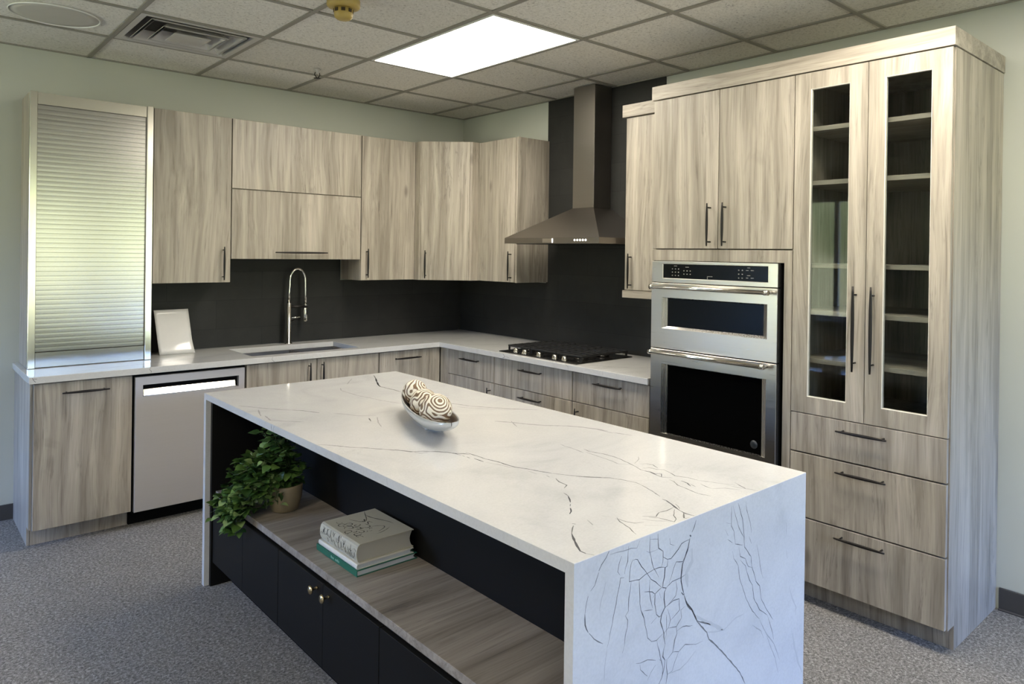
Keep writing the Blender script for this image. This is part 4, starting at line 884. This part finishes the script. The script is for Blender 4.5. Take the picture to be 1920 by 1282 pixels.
# trailing runners over the shelf edge
for k in range(30):
    yy = rnd.uniform(-2.12, -1.88); zz = rnd.uniform(.385, .46)
    ex = rnd.uniform(-2.60, -2.565)
    strand([top, top + Vector((-.08, .4*(yy-top.y), .06)), (-2.545, top.y + .8*(yy-top.y), .53), (ex, yy, .48), (ex-.004, yy+rnd.uniform(-.03,.03), zz)], 9, .036, .030)
st.build('stems', 'stem', r); lf.build('leaves', 'leaf', r)

# ================================================================== BOWL WITH CARVED BALLS
A_ = Vector((-2.010, -2.470, 0)); B_ = Vector((-2.235, -3.120, 0)); ax = (B_-A_); Lh = ax.length/2; ax.normalize(); sd = Vector((-ax.y, ax.x, 0)); C_ = (A_+B_)/2
rows = []
def rimz(t): return .962 + .016*t*t
mb = MB(); mb.slot('bowl')
ns, nc = 28, 10
def hull(off, slot, flip):
    mb.slot(slot); G = []
    for i in range(ns+1):
        t = -1 + 2*i/ns; hw = (.072-off)*max(0.0, 1-abs(t)**2.2)**.5 + .0015
        row = []
        for j in range(nc+1):
            a = PI*j/nc; x = -math.cos(a)*hw; dep = math.sin(a)**.8
            zb = IZ + .0105 + off + (rimz(t)-IZ-.0105-off)*abs(t)**2.6*.8; z = rimz(t) - (rimz(t)-zb)*dep
            row.append(mb.b.verts.new(C_ + ax*t*(Lh-off) + sd*x + Vector((0,0,z))))
        G.append(row)
    for i in range(ns):
        for j in range(nc):
            f = mb.b.faces.new([G[i][j], G[i+1][j], G[i+1][j+1], G[i][j+1]]); f.smooth = True; f.material_index = mb.mi
    return G
Go = hull(0, 'bowl', 0); Gi = hull(.005, 'bowl_in', 1); mb.slot('bowl')
for i in range(ns):
    for j in (0, nc):
        f = mb.b.faces.new([Go[i][j], Go[i+1][j], Gi[i+1][j], Gi[i][j]]); f.material_index = mb.mi
bmesh.ops.recalc_face_normals(mb.b, faces=mb.b.faces)
r = thing('boat_bowl', 'long silver boat-shaped bowl on the island top', 'bowl', (C_.x, C_.y, IZ))
mb.build('shell', None, r)
fm = lambda p: C_ + ax*p[0] + sd*p[1] + Vector((0,0,p[2]))
MB(fm).box(-.075, .075, -.028, .028, IZ+.0005, IZ+.0105, .003).build('foot', 'bowl', r)
for k, (t, rr, dz, lab) in enumerate(((-.66, .051, .0, 'carved zebra-striped ball at the far end of the bowl'), (-.20, .055, .0, 'carved zebra-striped ball in the middle of the bowl'), (.36, .061, .0, 'largest carved zebra-striped ball at the near end of the bowl'))):
    tt = t; c = C_ + ax*tt*Lh + Vector((0,0, IZ + .0165 + .050*abs(tt)**2.6 + rr + .003))
    bm = MB(); n1, n2 = 20, 32
    bm.lathe([(rr*math.sin(PI*i/n1), -rr*math.cos(PI*i/n1)) for i in range(n1+1)], (0,0,0), n2)
    for v in bm.b.verts: v.co = Matrix.Rotation(1.1+k, 3, 'X') @ Matrix.Rotation(.7*k, 3, 'Y') @ v.co + c
    o = bm.build('carved_ball', 'zebra'); o['label'] = lab; o['category'] = 'ball'; o['group'] = 'carved balls in the bowl'

# ================================================================== WORLD, CAMERA
w = bpy.data.worlds.new('daylight'); S.world = w; w.use_nodes = True
t = w.node_tree; t.nodes.clear()
tc = t.nodes.new('ShaderNodeTexCoord'); sep = t.nodes.new('ShaderNodeSeparateXYZ'); t.links.new(tc.outputs['Generated'], sep.inputs[0])
nz = t.nodes.new('ShaderNodeTexNoise'); nz.inputs['Scale'].default_value = 9; nz.inputs['Detail'].default_value = 5; t.links.new(tc.outputs['Generated'], nz.inputs['Vector'])
ad = t.nodes.new('ShaderNodeMath'); ad.operation = 'MULTIPLY_ADD'; t.links.new(nz.outputs[0], ad.inputs[0]); ad.inputs[1].default_value = .22; t.links.new(sep.outputs[2], ad.inputs[2])
rp = t.nodes.new('ShaderNodeValToRGB'); e = rp.color_ramp.elements
stops = [(.0, (.46,.47,.34)), (.10, (.42,.44,.30)), (.13, (.19,.23,.13)), (.20, (.30,.34,.21)), (.26, (.42,.70,1.40)), (.75, (.34,.64,1.55))]
e[0].position, e[0].color = stops[0][0], (*stops[0][1], 1); e[1].position, e[1].color = stops[-1][0], (*stops[-1][1], 1)
for p_, c_ in stops[1:-1]:
    x = e.new(p_); x.color = (*c_, 1)
t.links.new(ad.outputs[0], rp.inputs[0])
bg = t.nodes.new('ShaderNodeBackground'); bg.inputs[1].default_value = WORLD_K; t.links.new(rp.outputs[0], bg.inputs[0])
ow = t.nodes.new('ShaderNodeOutputWorld'); t.links.new(bg.outputs[0], ow.inputs[0])

cam = bpy.data.cameras.new('camera'); co = bpy.data.objects.new('camera', cam); COL.objects.link(co)
yaw, pit, rol, foc, cu, cv = CAMP
Fv = Vector((math.sin(-yaw)*math.cos(pit), math.cos(yaw)*math.cos(pit), math.sin(pit)))
Rv = Fv.cross(Vector((0,0,1))).normalized(); Uv = Rv.cross(Fv)
R2 = Rv*math.cos(rol) + Uv*math.sin(rol); U2 = -Rv*math.sin(rol) + Uv*math.cos(rol)
m = Matrix(((R2.x, U2.x, -Fv.x, CAMC[0]), (R2.y, U2.y, -Fv.y, CAMC[1]), (R2.z, U2.z, -Fv.z, CAMC[2]), (0,0,0,1)))
co.matrix_world = m
cam.sensor_fit = 'HORIZONTAL'; cam.sensor_width = 36.0; cam.lens = foc*36/1920
cam.shift_x = -cu/1920; cam.shift_y = cv/1920; cam.clip_start = .05; cam.clip_end = 100
S.camera = co
for o in bpy.data.objects:
    if '_o' in o: del o['_o']
S.view_settings.view_transform = 'Standard'; S.view_settings.look = 'None'; S.view_settings.gamma = 1.0; S.view_settings.exposure = EXPOSURE
try: S.view_settings.use_curve_mapping = False
except Exception: pass
S.render.engine = 'CYCLES'
S.cycles.use_denoising = True
try: S.cycles.denoiser = 'OPENIMAGEDENOISE'; S.cycles.denoising_input_passes = 'RGB_ALBEDO_NORMAL'
except Exception: pass
S.cycles.max_bounces = 8; S.cycles.diffuse_bounces = 5; S.cycles.glossy_bounces = 4; S.cycles.transparent_max_bounces = 8
S.cycles.sample_clamp_indirect = 6.0; S.cycles.caustics_reflective = False; S.cycles.caustics_refractive = False
